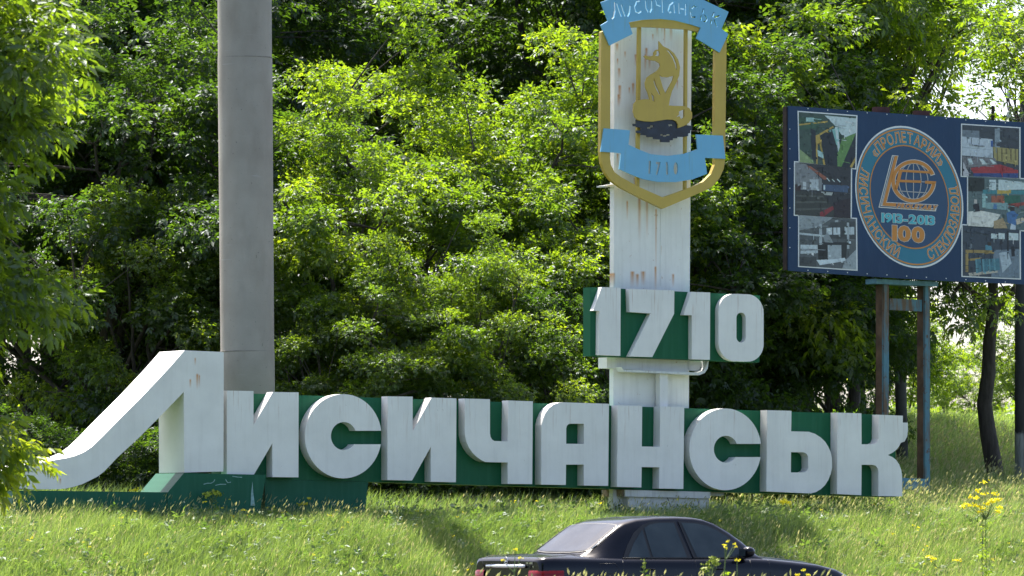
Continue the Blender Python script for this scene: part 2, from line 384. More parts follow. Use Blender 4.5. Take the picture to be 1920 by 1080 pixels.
prism('seam_strip', SGN, [[(1239, 392), (1241, 392), (1240, 536), (1238, 536)]], COLOFF + .012, .01, M_col, column)
prism('seam_strip', SGN, [[(1229.2, 690), (1231, 690), (1230.6, 762), (1228.8, 762)]], COLOFF + .012, .01, M_bracket, column)
prism('ledge', SGN, [[(1134.5, 347.5), (1152, 345), (1154, 349.5), (1135, 350)]], COLOFF + .05, .3, M_bracket, column)
prism('collar', SGN, [[(1138, 670), (1170, 669), (1290, 674.5), (1290, 700), (1172, 692), (1138, 690)]], COLOFF + .06, .3, M_col, column)
prism('bracket', SGN, [[(1166, 688), (1168, 693), (1310, 698.6), (1320, 695), (1324, 689), (1326.5, 676.6), (1329, 676.6), (1327, 691), (1321.5, 699.4), (1311, 703.4), (1170, 696.8)]], COLOFF + .28, .22, M_bracket, column)
prism('bracket', SGN, [[(1291, 676), (1326.5, 677.2), (1324, 690), (1310, 697), (1291, 694)]], COLOFF + .08, .05, M_bracket, column)
prism('bracket_post', SGN, [[(1237.5, 699), (1252.3, 699.6), (1252, 764), (1237.3, 764)]], COLOFF + .2, .14, M_white_big, column)
ped = SGN.hit(1250, 950, -.2); ped.z = gz(ped.x, ped.y) - .1
pedestal = thing('pedestal', ped, 'low pale concrete block with black scribble at the foot of the column', 'pedestal')
prism('block', SGN, [[(1177.5, 931), (1329.6, 935), (1329.6, 1010), (1177.5, 1010)]], -.18, .7, M_base, pedestal)
prism('cap_slab', SGN, [[(1172, 918.5), (1332, 922.5), (1332, 934.7), (1172, 930.8)]], -.12, .8, M_base, pedestal)
prism('end_strip', SGN, [[(1167, 918.3), (1171.8, 918.5), (1171.8, 931), (1167, 930.6)]], -.16, .7, plain('rusty_strip', (.22, .16, .10), .8, .4), pedestal)
prism('cap_slab', SGN, [[(1332.3, 921.5), (1359, 922.6), (1356, 929), (1347, 930), (1332.3, 929)]], -.4, .3, M_base, pedestal)
for s in ([(1250, 932), (1254, 938), (1257, 949), (1262, 952), (1266, 950)], [(1240, 945), (1250, 940), (1253, 943)], [(1311, 938), (1309, 950)], [(1309, 950), (1318, 958), (1324, 962)], [(1264, 956), (1270, 949)]):
    prism('scribble', SGN, [stroke(s, 1.0)], -.176, .003, M_black, pedestal)

# ------------------------------------------------------------------ the 1710 number board
nb = SGN.hit(1265, 680, 0)
number = thing('number_board', nb, 'green box board with raised white numerals 1710 fixed across the column', 'number board')
NOFF = .0
prism('board', SGN, [[(1107, 538.5), (1425, 554), (1424, 679.6), (1106.8, 667.4)]], NOFF, .25, M_green, number)
DIG = [[[(1128.3, 538.3), (1163.9, 539.4), (1163.2, 667.2), (1123.2, 665.6), (1123.9, 583.2), (1112.6, 582.4)]],
       [[(1179.4, 541.5), (1264.6, 544.6), (1263.9, 588.3), (1223.2, 669.4), (1180.6, 668.3), (1220.1, 587.7), (1180.6, 585)]],
       [[(1296.1, 547.2), (1331.7, 548.3), (1331, 674.6), (1297.2, 673.4), (1297.2, 591.2), (1281.7, 590.6)]]]
def rrect(cx, cy, hw, hh, rx, ry, n=8, sk=0):
    p = []
    for (sx, sy, a0) in ((1, -1, 0), (-1, -1, 90), (-1, 1, 180), (1, 1, 270)):
        for i in range(n + 1):
            a = R(a0 + 90 * i / n); x = cx + sx * (hw - rx) + rx * math.cos(a); y = cy + sy * (hh - ry) - ry * math.sin(a)
            p.append((x, y + sk * (x - cx)))
    return p
DIG.append([rrect(1389.6, 614.5, 42.2, 63.2, 30, 34, 10, .03), rrect(1389.6, 614.2, 8.8, 28, 8.6, 10, 6, .03)])
for l in DIG: prism('numeral', SGN, l, NOFF + .122, .12, M_white, number)

# ------------------------------------------------------------------ the coat of arms
EOFF = -.02
eb = SGN.hit(1243, 392, EOFF)
emb = thing('coat_of_arms', eb, 'openwork ochre shield with blue ribbons and a curled fox at the top of the column', 'emblem')
outer = [(1243, 391.3), (1204.4, 372.4), (1165, 352), (1146.2, 338.6), (1135.2, 324.4), (1128.5, 306), (1125.9, 285), (1126.6, 200), (1127.6, 60), (1150, 50), (1179.6, 42), (1206.3, 37), (1237.4, 35.8), (1265.6, 38.2), (1295.2, 45.9), (1330, 57), (1362.6, 74),
         (1361.5, 150), (1360.2, 253.6), (1359.8, 297.7), (1357.1, 316.6), (1349.2, 333.9), (1336.6, 349.6), (1314.6, 360.6), (1267.4, 381.1)]
inner = [(1243, 370.3), (1196.6, 349.6), (1165, 332.3), (1152.5, 322.9), (1145.4, 308.7), (1143, 289.8), (1143.6, 230), (1144.8, 80), (1165, 60), (1183, 51.5), (1206.3, 50.6), (1243, 52), (1287.8, 55), (1310.7, 59.5), (1330, 72), (1341.8, 95), (1341, 150), (1340.3, 230), (1340.4, 298),
         (1340.2, 308.7), (1333.5, 326), (1319.3, 340.2), (1298.9, 350.4), (1267.4, 361.9)]
prism('shield_frame', SGN, [outer, inner], EOFF, .09, M_gold, emb)
for (x0, x1, xb0, xb1) in ((1197, 1202.4, 1193.5, 1199), (1285, 1289.6, 1283.2, 1287.6)):
    prism('mount_bar', SGN, [[(x0, 49), (x1, 49), (xb1, 362 if x0 < 1250 else 358), (xb0, 360 if x0 < 1250 else 359.5)]], EOFF - .1, .06, M_gold, emb)
Z7 = lambda x, y: (1110 + x / 6.75, y / 6.75)
cuts = [[(252, 240), (275, 215), (292, 130), (290, 30)], [(318, 45), (344, 130), (372, 208)], [(375, 60), (398, 140), (422, 205)], [(450, 208), (472, 165), (486, 70)], [(615, 12), (565, 22), (542, 80), (556, 150), (590, 165), (632, 135)],
        [(680, 8), (686, 100), (712, 155)], [(734, 158), (756, 110), (760, 10)], [(812, 0), (822, 62), (870, 80)], [(893, 0), (897, 160)], [(1034, 22), (985, 62), (965, 130), (985, 160), (1012, 145)], [(1042, 60), (1050, 168)],
        [(1105, 40), (1106, 175)], [(1120, 108), (1172, 118)], [(1190, 50), (1186, 195)], [(1332, 95), (1296, 72), (1262, 110)], [(1250, 150), (1262, 216), (1322, 215)], [(1415, 108), (1398, 170)], [(1388, 195), (1378, 258)],
        [(1428, 185), (1462, 235), (1440, 272), (1412, 266)], [(1546, 152), (1524, 215)], [(1514, 250), (1502, 302)], [(1625, 195), (1552, 222)], [(1548, 246), (1570, 300), (1584, 338)]]
Z8 = lambda x, y: (1110 + x / 6.354, 230 + y / 6.354)
up = [(1127, 4.4), (1141, -1), (1160, -8), (1200, -18), (1240, -21), (1280, -14), (1319.6, 0), (1366.3, 22.2), (1353, 54), (1365.6, 63.7), (1349.3, 98.5), (1305.6, 71.9), (1314.1, 51.9), (1295.2, 45.9), (1265.6, 38.2), (1237.4, 35.4), (1206.3, 37), (1178.9, 41.5),
      (1186.3, 63.7), (1143.3, 85.2), (1126.7, 47.4), (1140.4, 39.3)]
prism('ribbon', SGN, [up] + [[Z7(x, y) for x, y in stroke(c, 19.5)] for c in cuts], EOFF + .035, .03, M_blue, emb)
lo = [(1132.8, 240.7), (1181.6, 244.2), (1178.5, 271.2), (1198.1, 280.4), (1220.2, 289), (1251.6, 292.2), (1283.1, 288.2), (1308.3, 279.6), (1305.2, 252), (1355.5, 254.4), (1360.2, 297.7), (1321.7, 295.8), (1325.9, 325.7), (1298.9, 336.2), (1267.4, 341.4), (1232.8, 341),
      (1204.4, 335.4), (1180.8, 326), (1161.1, 317.3), (1165.1, 287), (1126.5, 284.3)]
c2 = [stroke([(690, 455), (690, 500), (685, 608)], 24), [(762, 466), (818, 470), (812, 505), (784, 622), (762, 618), (788, 496), (762, 492)], stroke([(887, 472), (897, 510), (898, 618)], 24), arc(1000, 545, 27, 74, 0, 345, 16)]
prism('ribbon', SGN, [lo] + [[Z8(x, y) for x, y in c] for c in c2], EOFF + .035, .03, M_blue, emb)
Z9 = lambda x, y: (1160 + x / 4.912, 60 + y / 4.912)
fox = [(372, 84), (388, 105), (412, 132), (462, 155), (510, 195), (548, 255), (566, 325), (558, 402), (528, 472), (492, 545), (474, 610), (462, 676), (520, 680), (600, 681), (650, 700), (678, 745), (676, 795), (645, 838), (594, 868), (546, 884), (547, 850), (532, 822),
       (502, 808), (450, 805), (380, 815), (310, 826), (240, 822), (180, 812), (152, 787), (135, 730), (140, 662), (165, 635), (220, 620), (268, 617), (288, 625), (272, 560), (250, 515), (245, 470), (262, 420), (310, 385), (352, 360), (372, 338), (384, 312), (378, 288), (340, 266),
       (300, 262), (262, 252), (232, 222), (250, 217), (292, 228), (325, 212), (324, 190), (342, 166), (372, 158)]
holes = [[(432, 160), (470, 176), (508, 225), (535, 290), (540, 330), (530, 352), (520, 305), (498, 245), (468, 195)], [(374, 392), (402, 412), (450, 418), (506, 402), (500, 440), (460, 515), (432, 568), (405, 505)], [(326, 420), (347, 490), (370, 535), (386, 576), (374, 578), (342, 522), (322, 462)],
         [(300, 560), (326, 592), (332, 645), (312, 628)], [(555, 732), (606, 710), (606, 782), (576, 806), (561, 776), (530, 785), (556, 760)], [(348, 178), (372, 172), (380, 200), (372, 225), (335, 218), (350, 205)]]
prism('fox', SGN, [[Z9(x, y) for x, y in fox]] + [[Z9(x, y) for x, y in h] for h in holes], EOFF + .02, .03, M_gold, emb)
rock = [(160, 806), (310, 820), (450, 798), (505, 800), (540, 815), (556, 845), (552, 874), (600, 866), (622, 858), (678, 864), (678, 903), (660, 905), (660, 932), (640, 935), (640, 958), (600, 966), (540, 966), (540, 979), (500, 979), (500, 996), (470, 998), (470, 1016), (388, 1014), (386, 990),
        (324, 986), (322, 968), (260, 966), (260, 952), (208, 948), (206, 932), (165, 930), (165, 908), (205, 907), (205, 880), (165, 876), (165, 868), (135, 867), (134, 845), (165, 846)]
rh = [[(290, 858), (325, 862), (325, 878), (300, 880), (300, 892), (262, 890), (262, 878), (288, 876)], [(455, 850), (500, 852), (500, 864), (475, 864), (475, 876), (465, 876)], [(386, 942), (412, 942), (412, 950), (440, 950), (440, 940), (476, 942), (476, 952), (446, 954), (446, 964), (408, 964), (408, 954), (386, 952)]]
prism('rock', SGN, [[Z9(x, y) for x, y in rock]] + [[Z9(x, y) for x, y in h] for h in rh], EOFF - .015, .03, M_rock, emb)

# ------------------------------------------------------------------ concrete lamp-pole shaft behind the first letters
t = NT('cast_concrete'); c = t.coord(); 
k = t.mix(t.ramp(t.noise(c, 1.2, 5), .3, .7), (.25, .228, .20), (.33, .305, .27))
k = t.mix(t.math('MULTIPLY', t.ramp(t.noise(t.mapv(c, (2.2, 2.2, .8)), 1, 4), .5, .75), .5), k, (.18, .155, .13))
k = t.mix(t.ramp(t.noise(c, 26, 2), .70, .74), k, (.16, .15, .14))
k = t.mix(t.ramp(t.noise(t.mapv(c, (1.5, 1.5, 30)), 1, 2), .70, .78), k, (.34, .33, .31))
t.put(t.b.inputs['Base Color'], k); t.b.inputs['Roughness'].default_value = .85; t.bump(t.noise(c, 30, 3), .25, .01); M_conc = t.m
YP = 97.5
p0 = at(465.5, 985, YP); p0.z = gz(p0.x, p0.y) - .1
pole = thing('concrete_pole', p0, 'thick grey concrete pole behind the first letters of the sign', 'pole')
kk = YP / F
pts = [p0, at(464, 660, YP), at(463.8, 657, YP), at(459.3, 110, YP), at(459.2, 107, YP), at(458, -120, YP), at(455, -900, YP)]
tube('shaft', pts, [51.0 * kk, 50.9 * kk, 50.3 * kk, 51.3 * kk, 50.6 * kk, 51 * kk, 49 * kk], M_conc, pole, 48)

M_joint = plain('pole_joint', (.20, .18, .16), .9, .2, 9)
for y_, r_ in ((110, 51.35), (660, 51.1)):
    c_ = at(465.5 - 6.5 * (985 - y_) / 985, y_, YP); cl_ = at(465.5 - 6.5 * (985 - y_ + 1.6) / 985, y_ - 1.6, YP)
    tube('casting_joint', [c_, cl_], r_ * kk, M_joint, pole, 48)
for (dx, y_, l_, w_) in ((20, 480, 6, 1.2), (-6, 208, 2, 1.5), (30, 645, 5, 1), (12, 345, 3, 1.2), (-22, 290, 2, 1.6)):
    x_ = 465.5 - 6.5 * (985 - y_) / 985; a_ = math.asin(dx / 51); cdir = Vector((math.sin(a_), -math.cos(a_), 0)); tdir = Vector((math.cos(a_), math.sin(a_), 0)); p_ = at(x_, y_, YP) + cdir * (51.3 * kk)
    box('pit', p_, tdir * w_ * kk, cdir * .004, Vector((0, 0, -l_ * kk)), M_joint, pole)
# ------------------------------------------------------------------ the factory billboard
BIL = Plane(at(1477, 985, 104.0) - Vector((0, 0, CAM_H)), 38)
bb = BIL.hit(1695, 915, -.4); bb.z = gz(bb.x, bb.y) - .1
bill = thing('billboard', bb, 'dark blue factory billboard with a round emblem and six photographs on rusty blue posts', 'billboard')
def vinyl(name, col, rough=.55):
    t = NT(name); t.put(t.b.inputs['Base Color'], col); t.b.inputs['Roughness'].default_value = rough
    ob = t.coord(); t.bump(t.noise(t.mapv(ob, (1.6, 1.6, .8)), 1.0, 3), .35, .06); return t.m
t = NT('banner_vinyl'); ob = t.coord()
kk_ = t.mix(t.ramp(t.noise(t.mapv(ob, (.5, .5, .35)), 1, 3), .3, .7), (.010, .032, .082), (.018, .056, .130))
sp = t.n('ShaderNodeSeparateXYZ'); t.l(ob, sp.inputs[0])
t.put(t.b.inputs['Base Color'], kk_); t.b.inputs['Roughness'].default_value = .45; t.b.inputs['Specular IOR Level'].default_value = .3
t.bump(t.noise(t.mapv(ob, (1.3, 1.3, .6)), 1.0, 4), .5, .08); M_ban = t.m
ban = prism('banner', BIL, [[(1478, 198.2), (1600, 207), (1927, 230), (1927, 533.6), (1760, 526.5), (1600, 516.5), (1478, 507.6)]], 0, .02, M_ban, bill)
M_dk = plain('rusty_dark_steel', (.035, .022, .018), .8, .4)
prism('side_rail', BIL, [[(1474.2, 200), (1479, 200), (1479, 506), (1474.6, 506)]], -.025, .1, M_dk, bill)
prism('edge_rail', BIL, [[(1478, 199.5), (1927, 231), (1927, 236), (1478, 204)]], -.025, .08, M_dk, bill)
prism('edge_rail', BIL, [[(1478, 500), (1927, 527), (1927, 532.5), (1478, 506.5)]], -.025, .08, M_dk, bill)
for (x, y) in ((1645, 200), (1721, 207)):
    prism('post_stub', BIL, [[(x, y), (x + 23, y + .8), (x + 23, y + 20), (x, y + 20)]], -.12, .15, plain('red_brown_stub', (.06, .02, .02), .8, .3), bill)
def posts():
    t = NT('flaking_blue_post'); ob = t.coord(); z = t.noise(t.mapv(ob, (6, 6, .9)), 1, 5, .7)
    c = t.mix(t.ramp(z, .42, .58), (.085, .20, .25), (.13, .085, .05)); c = t.mix(t.ramp(t.noise(ob, 9, 3), .6, .7), c, (.10, .05, .03))
    t.put(t.b.inputs['Base Color'], c); t.b.inputs['Roughness'].default_value = .75; return t.m
M_post = posts(); M_postb = plain('blue_beam_paint', (.10, .23, .30), .7, .3)
M_rust = plain('rusty_post_face', (.12, .072, .042), .85, .45, 4)
up1 = Vector((0, 0, 1))
for (x, y1) in ((1657.7, 930), (1735, 930)):
    tp = BIL.hit(x, 530, -.35); zb = gz(tp.x, tp.y) - .2
    b0 = Vector((tp.x, tp.y, zb))
    box('post', b0, BIL.e * .12, -BIL.n * .06, up1 * (tp.z - zb - .03), M_post, bill)
    box('post_flange', b0 - BIL.n * .062, BIL.e * .11, -BIL.n * .17, up1 * (tp.z - zb - .03), M_rust, bill)
prism('head_beam', BIL, [[(1643, 523), (1759, 528.5), (1759, 537), (1643, 532)]], -.3, .3, M_postb, bill)
prism('cross_bar', BIL, [[(1668.5, 559.5), (1729, 562), (1729, 584), (1668.5, 581)]], -.42, .1, M_post, bill)
prism('foot_beam', BIL, [[(1640, 894), (1738, 898), (1738, 919), (1640, 915)]], -.3, .05, M_postb, bill)

# --- print on the banner
LAY = {}
def flat(name, polys, layer, m, parent=ban, conv=None):
    """flat print: polygons of photo points on the banner, one mesh"""
    V, Fc = [], []
    for pl_ in polys:
        loops = pl_ if isinstance(pl_[0][0], (tuple, list)) else [pl_]
        pts = [BIL.hit(x, y, .004 + layer * .0022) for l in loops for x, y in l]
        t2 = []; k = 0
        for l in loops: t2.append([Vector((*BIL.uv(p), 0)) for p in pts[k:k + len(l)]]); k += len(l)
        b = len(V); V += pts; Fc += [tuple(b + i for i in tr) for tr in tessellate_polygon(t2)]
    o = pyd(name, V, Fc, m, None)
    # parent in world frame
    me = o.data; me.transform(Matrix.Translation(o.location)); o.location = (0, 0, 0); o.parent = parent; me.transform(Matrix.Translation(-wpos(parent)))
    bm = bmesh.new(); bm.from_mesh(me)
    for f in bm.faces:
        if f.normal.dot(BIL.n) < 0: f.normal_flip()
    bm.to_mesh(me); bm.free()
    return o
_g = {}
def glyph(ch, off=0.0):
    if (ch, off) not in _g:
        cu = bpy.data.curves.new('glyph', 'FONT'); cu.body = ch; cu.fill_mode = 'FRONT'; cu.offset = off; cu.resolution_u = 3
        o = bpy.data.objects.new('glyph', cu); COL.objects.link(o)
        me = bpy.data.meshes.new_from_object(o.evaluated_get(bpy.context.evaluated_depsgraph_get()))
        v = [(p.co.x, p.co.y) for p in me.vertices]; f = [tuple(p.vertices) for p in me.polygons]
        bpy.data.objects.remove(o); bpy.data.curves.remove(cu); bpy.data.meshes.remove(me)
        _g[(ch, off)] = (v, f)
    return _g[(ch, off)]
def adv(ch):
    if ch == ' ': return 0.0, .3
    xs = [p[0] for p in glyph(ch)[0]]; return min(xs), max(xs)
CAP = max(p[1] for p in glyph('Н')[0])
def line_of_text(text, gap=.12):
    """[(ch, x offset)] and total width in units of cap height"""
    x = 0; out = []
    for ch in text:
        a, b = adv(ch); out.append((ch, x - a)); x += (b - a) + gap
    return out, x - gap
def print_text(name, text, fn, layer, m, off=0.0, gap=.12, parent=ban, pl=None, base_off=.004):
    """fn(x, y, w) takes text coordinates (cap height 1, total width w) to photo points"""
    pl = pl or BIL
    items, w = line_of_text(text, gap); w /= CAP
    V, Fc = [], []
    for ch, x0 in items:
        if ch == ' ': continue
        v, f = glyph(ch, off); b = len(V)
        cx = (x0 + sum(adv(ch)) / 2) / CAP
        V += [pl.hit(*fn((p[0] + x0) / CAP, p[1] / CAP, w, cx), base_off + layer * .0022) for p in v]; Fc += [tuple(b + i for i in q) for q in f]
    me = bpy.data.meshes.new(name); me.from_pydata([tuple(p) for p in V], [], Fc); 
    o = bpy.data.objects.new(name, me); COL.objects.link(o); me.materials.append(m); o.parent = parent; me.transform(Matrix.Translation(-wpos(parent)))
    return o
C_or = vinyl('orange_print', (.56, .225, .045)); C_pale = vinyl('pale_print', (.66, .64, .60)); C_teal = vinyl('teal_print', (.025, .18, .27)); C_navy = vinyl('navy_print', (.026, .07, .15))
C_tlt = vinyl('light_teal_print', (.08, .44, .52)); C_white = vinyl('white_print', (.70, .72, .73)); C_line = vinyl('globe_line_print', (.45, .42, .40))
def U(a, b): return (1704.8 + a * 101.2 - b * 7.0, 369.3 + a * 12.3 - b * 132.8)
def disc(r, r2=None, n=72):
    o = [U(r * math.cos(2 * math.pi * i / n), r * math.sin(2 * math.pi * i / n)) for i in range(n)]
    if r2: return [o, [U(r2 * math.cos(2 * math.pi * i / n), r2 * math.sin(2 * math.pi * i / n)) for i in range(n)]]
    return o
flat('badge_rim', [disc(1.0)], 1, C_white); flat('badge_disc', [disc(.975)], 2, C_teal); flat('badge_ring', [disc(.962, .94)], 3, C_or)
flat('badge_centre', [disc(.725)], 3, C_navy); flat('badge_ring', [disc(.733, .715)], 4, C_or)
def ring_text(text, a0, a1, rb, h, inward, gap):
    items, w = line_of_text(text, gap); w /= CAP
    def fn(x, y, ww, cx):
        a = a0 + (a1 - a0) * cx / ww; lx = (x - cx) * h * .84; ly = y * h
        ca, sa = math.cos(R(a)), math.sin(R(a))
        if inward: # tops towards the centre, reading anticlockwise
            return U((rb - ly) * ca - lx * sa, (rb - ly) * sa + lx * ca)
        return U((rb + ly) * ca + lx * sa, (rb + ly) * sa - lx * ca)
    return fn
for (txt, a0, a1, rb, inw, gap) in (('«ПРОЛЕТАРИЙ»', 139, 39, .765, False, .22), ('ЛИСИЧАНСКИЙ', 158.5, 253, .92, True, .24), ('СТЕКЛОЗАВОД', 291, 374, .92, True, .24)):
    fn = ring_text(txt, a0, a1, rb, .15, inw, gap)
    print_text('ring_lettering', txt, fn, 3, C_pale, .030, gap); print_text('ring_lettering', txt, fn, 4, C_or, .010, gap)
K = lambda x, y: (1600 + x / 3.857, 230 + y / 3.857)
def KP(l): return [K(x, y) for x, y in l]
def para(x0, y0, x1, y1, hx, hy):
    """text box: baseline from (x0,y0) to (x1,y1), up vector (hx,hy), in badge zoom points"""
    return lambda x, y, w, cx: K(x0 + (x1 - x0) * x / w + hx * y, y0 + (y1 - y0) * x / w + hy * y)
flat('monogram_outline', [KP([(280, 235), (326, 238), (242, 574), (320, 578), (612, 592), (596, 642), (182, 614)])], 4, C_pale)
flat('monogram_gap', [KP([(286, 242), (292, 242), (196, 602), (592, 628), (590, 634), (190, 608)]), KP([(297, 242), (300, 242), (206, 596), (203, 596)])], 5, C_navy)
flat('monogram_gap', [KP([(312, 584), (606, 596), (600, 620), (306, 606)])], 5, C_navy)
flat('monogram_letter', [KP([(300, 240), (322, 241), (238, 578), (312, 582), (308, 606), (210, 600)])], 6, C_or)
E_ = lambda rx, ry, a0, a1, n=40: [K(*p) for p in arc(435, 424, rx, ry, a0, a1, n)]
globe = []
for rx in (0, 55, 105):
    for s in ((1, -1) if rx else (1,)):
        l = [(435 + s * rx * math.cos(R(a)), 424 - 135 * math.sin(R(a))) for a in range(-90, 91, 10)]
        globe.append(KP(stroke(l, 6)))
for yy in (-80, -2, 75):
    hw = 140 * math.sqrt(1 - (yy / 138) ** 2); globe.append(KP(stroke([(435 - hw, 424 + yy - 6), (435, 424 + yy + 2), (435 + hw, 424 + yy + 10)], 6)))
flat('globe_line', globe, 5, C_line)
def ringpoly(r0x, r0y, r1x, r1y, a0, a1): return E_(r0x, r0y, a0, a1) + E_(r1x, r1y, a1, a0)
flat('monogram_outline', [ringpoly(164, 158, 130, 126, 18, 358)], 5, C_pale)
flat('monogram_letter', [ringpoly(160, 154, 134, 130, 20, 356), KP([(330, 338), (560, 352), (556, 368), (352, 356), (340, 412), (492, 418), (490, 436), (334, 430), (318, 484), (298, 482)]), KP([(520, 420), (600, 424), (594, 446), (518, 440)])], 6, C_or)
print_text('monogram_name', 'PROLETARY', para(314, 616, 596, 632, 12, -34), 6, C_pale, .075, .16); print_text('monogram_name', 'PROLETARY', para(314, 616, 596, 632, 12, -34), 7, C_or, .05, .16)
print_text('date_print', '1913-2013', para(208, 716, 586, 738, 0, -64), 5, C_pale, .06, .12); print_text('date_print', '1913-2013', para(208, 716, 586, 738, 0, -64), 6, C_tlt, .035, .12)
print_text('number_print', '100', para(290, 846, 506, 862, 0, -104), 5, C_pale, .075, .14); print_text('number_print', '100', para(290, 846, 506, 862, 0, -104), 6, C_or, .055, .14)

# --- the six printed photographs
Z5 = lambda x, y: (1460 + x / 2.841, 180 + y / 2.841)
VC = {}
def colmat():
    t = NT('photo_print'); a = t.n('ShaderNodeAttribute'); a.attribute_name = 'Col'; ob = t.coord()
    nz = t.noise(ob, 16, 5, .7)
    t.put(t.b.inputs['Base Color'], t.mix(t.ramp(nz, .40, .75), a.outputs['Color'], t.mix(.35, a.outputs['Color'], (.01, .015, .02)))); t.b.inputs['Roughness'].default_value = .5; return t.m
M_photo = colmat()
def photo(quad, base_col, polys, seed, pal):
    q = [Z5(*p) for p in quad]
    def B(x, y):
        a = [q[0][i] * (1 - x) + q[1][i] * x for i in (0, 1)]; b = [q[3][i] * (1 - x) + q[2][i] * x for i in (0, 1)]
        return (a[0] * (1 - y) + b[0] * y, a[1] * (1 - y) + b[1] * y)
    e = .022
    fr = flat('photo_border', [[B(-e, -e), B(1 + e, -e), B(1 + e, 1 + e), B(-e, 1 + e)]], 1, C_white)
    rnd = random.Random(seed)
    items = [(base_col, [(0, 0), (1, 0), (1, 1), (0, 1)])] + polys
    for _ in range(18):
        x, y = rnd.random() * .94, rnd.random() * .94; w = rnd.uniform(.015, .07); h = rnd.uniform(.015, .09)
        if rnd.random() < .3: w, h = rnd.uniform(.1, .25), .012
        sk = rnd.uniform(-.03, .03); w = min(w, .99 - x); h = min(h, .99 - y)
        items.append((rnd.choice(pal), [(x, y), (x + w, max(0, min(1, y + sk))), (x + w, max(0, min(1, y + h + sk))), (x, y + h)]))
    def inside(x, y, pl_):
        r_ = False
        for k in range(len(pl_)):
            (x1, y1), (x2, y2) = pl_[k - 1], pl_[k]
            if (y1 > y) != (y2 > y) and x < (x2 - x1) * (y - y1) / (y2 - y1) + x1: r_ = not r_
        return r_
    n_main = len(polys)
    tops = [items[0]] + items[1:1 + n_main]
    fine = []
    for _ in range(110):
        x, y = rnd.random() * .96, rnd.random() * .96; c = [cc for cc, pl_ in tops if inside(x, y, pl_)] or [base_col]
        f = rnd.choice((.6, .7, .8, 1.2, 1.35, 1.5)); w, h = rnd.uniform(.012, .05), rnd.uniform(.012, .05)
        if rnd.random() < .35: w, h = (rnd.uniform(.06, .16), .009) if rnd.random() < .5 else (.009, rnd.uniform(.06, .16))
        w, h = min(w, .995 - x), min(h, .995 - y); k = rnd.uniform(-.02, .02)
        cc = c[-1]; fine.append((tuple(min(.8, v * f) for v in cc), [(x, y), (x + w, max(0, min(1, y + k))), (x + w, max(0, min(1, y + h + k))), (x, y + h)]))
    items = items[:1 + n_main] + fine + items[1 + n_main:]
    n_fine = len(fine)
    V, Fc, Cc = [], [], []
    order = sorted(range(len(items)), key=lambda i: 0 if i == 0 else (1 if i > n_main + n_fine else (2 if i <= n_main else 3)))
    for L, i in enumerate(order):
        c, pl_ = items[i]
        pts = [BIL.hit(*B(x, y), .0085 + L * .00009) for x, y in pl_]
        tr = tessellate_polygon([[Vector((*BIL.uv(p), 0)) for p in pts]]); b = len(V); V += pts
        for t3 in tr: Fc.append(tuple(b + k for k in t3)); Cc.append(c)
    me = bpy.data.meshes.new('printed_photo'); me.from_pydata([tuple(p) for p in V], [], Fc)
    ca = me.color_attributes.new('Col', 'FLOAT_COLOR', 'CORNER')
    for p, c in zip(me.polygons, Cc):
        for li in p.loop_indices: ca.data[li].color = (*[min(.85, (k * .8 + .2 * sum(c) / 3) * 1.0) for k in c], 1)
    o = bpy.data.objects.new('printed_photo', me); COL.objects.link(o); me.materials.append(M_photo); o.parent = ban; me.transform(Matrix.Translation(-wpos(ban)))
    return B
gY, dN, wh = (.50, .33, .03), (.02, .03, .045), (.55, .68, .70)
photo([(107, 85), (413, 108), (408, 385), (113, 352)], (.05, .10, .08), [
    (wh, [(.45, .03), (1, .04), (1, .32), (.8, .45), (.62, .2)]), ((.13, .30, .07), [(.76, .45), (1, .32), (.75, 1), (.60, 1)]), ((.04, .12, .07), [(0, .10), (.45, .08), (.30, .3), (0, .36)]), ((.30, .55, .52), [(.12, .1), (.26, .09), (.26, .17), (.12, .18)]),
    ((.20, .48, .46), [(.52, .32), (.70, .24), (.70, .62), (.58, .52)]), (dN, [(.20, .3), (.29, .35), (.30, .96), (.22, .9)]), (dN, [(.37, .42), (.58, .3), (.66, .6), (.68, 1), (.46, 1)]), (gY, [(.29, .44), (.36, .40), (.38, .55), (.46, 1), (.425, 1), (.355, .58), (.325, .6), (.32, 1), (.295, 1)]),
    (gY, [(.35, .40), (.60, .22), (.61, .25), (.37, .43)]), (wh, [(.63, .25), (.67, .2), (.72, .62), (.69, .72)]), (dN, [(1, .34), (1, 1), (.76, 1)]), ((.25, .36, .14), [(0, .74), (.24, .93), (.25, 1), (0, 1)]), (gY, [(0, .24), (.5, .13), (.5, .16), (0, .27)]), (gY, [(.9, .98), (1, .78), (1, .86), (.94, 1)]),
    ((.35, .6, .6), [(.315, .72), (.42, .76), (.43, .88), (.33, .84)])], 1, [dN, (.03, .08, .06), (.12, .2, .12), (.25, .2, .05), (.10, .07, .08)])
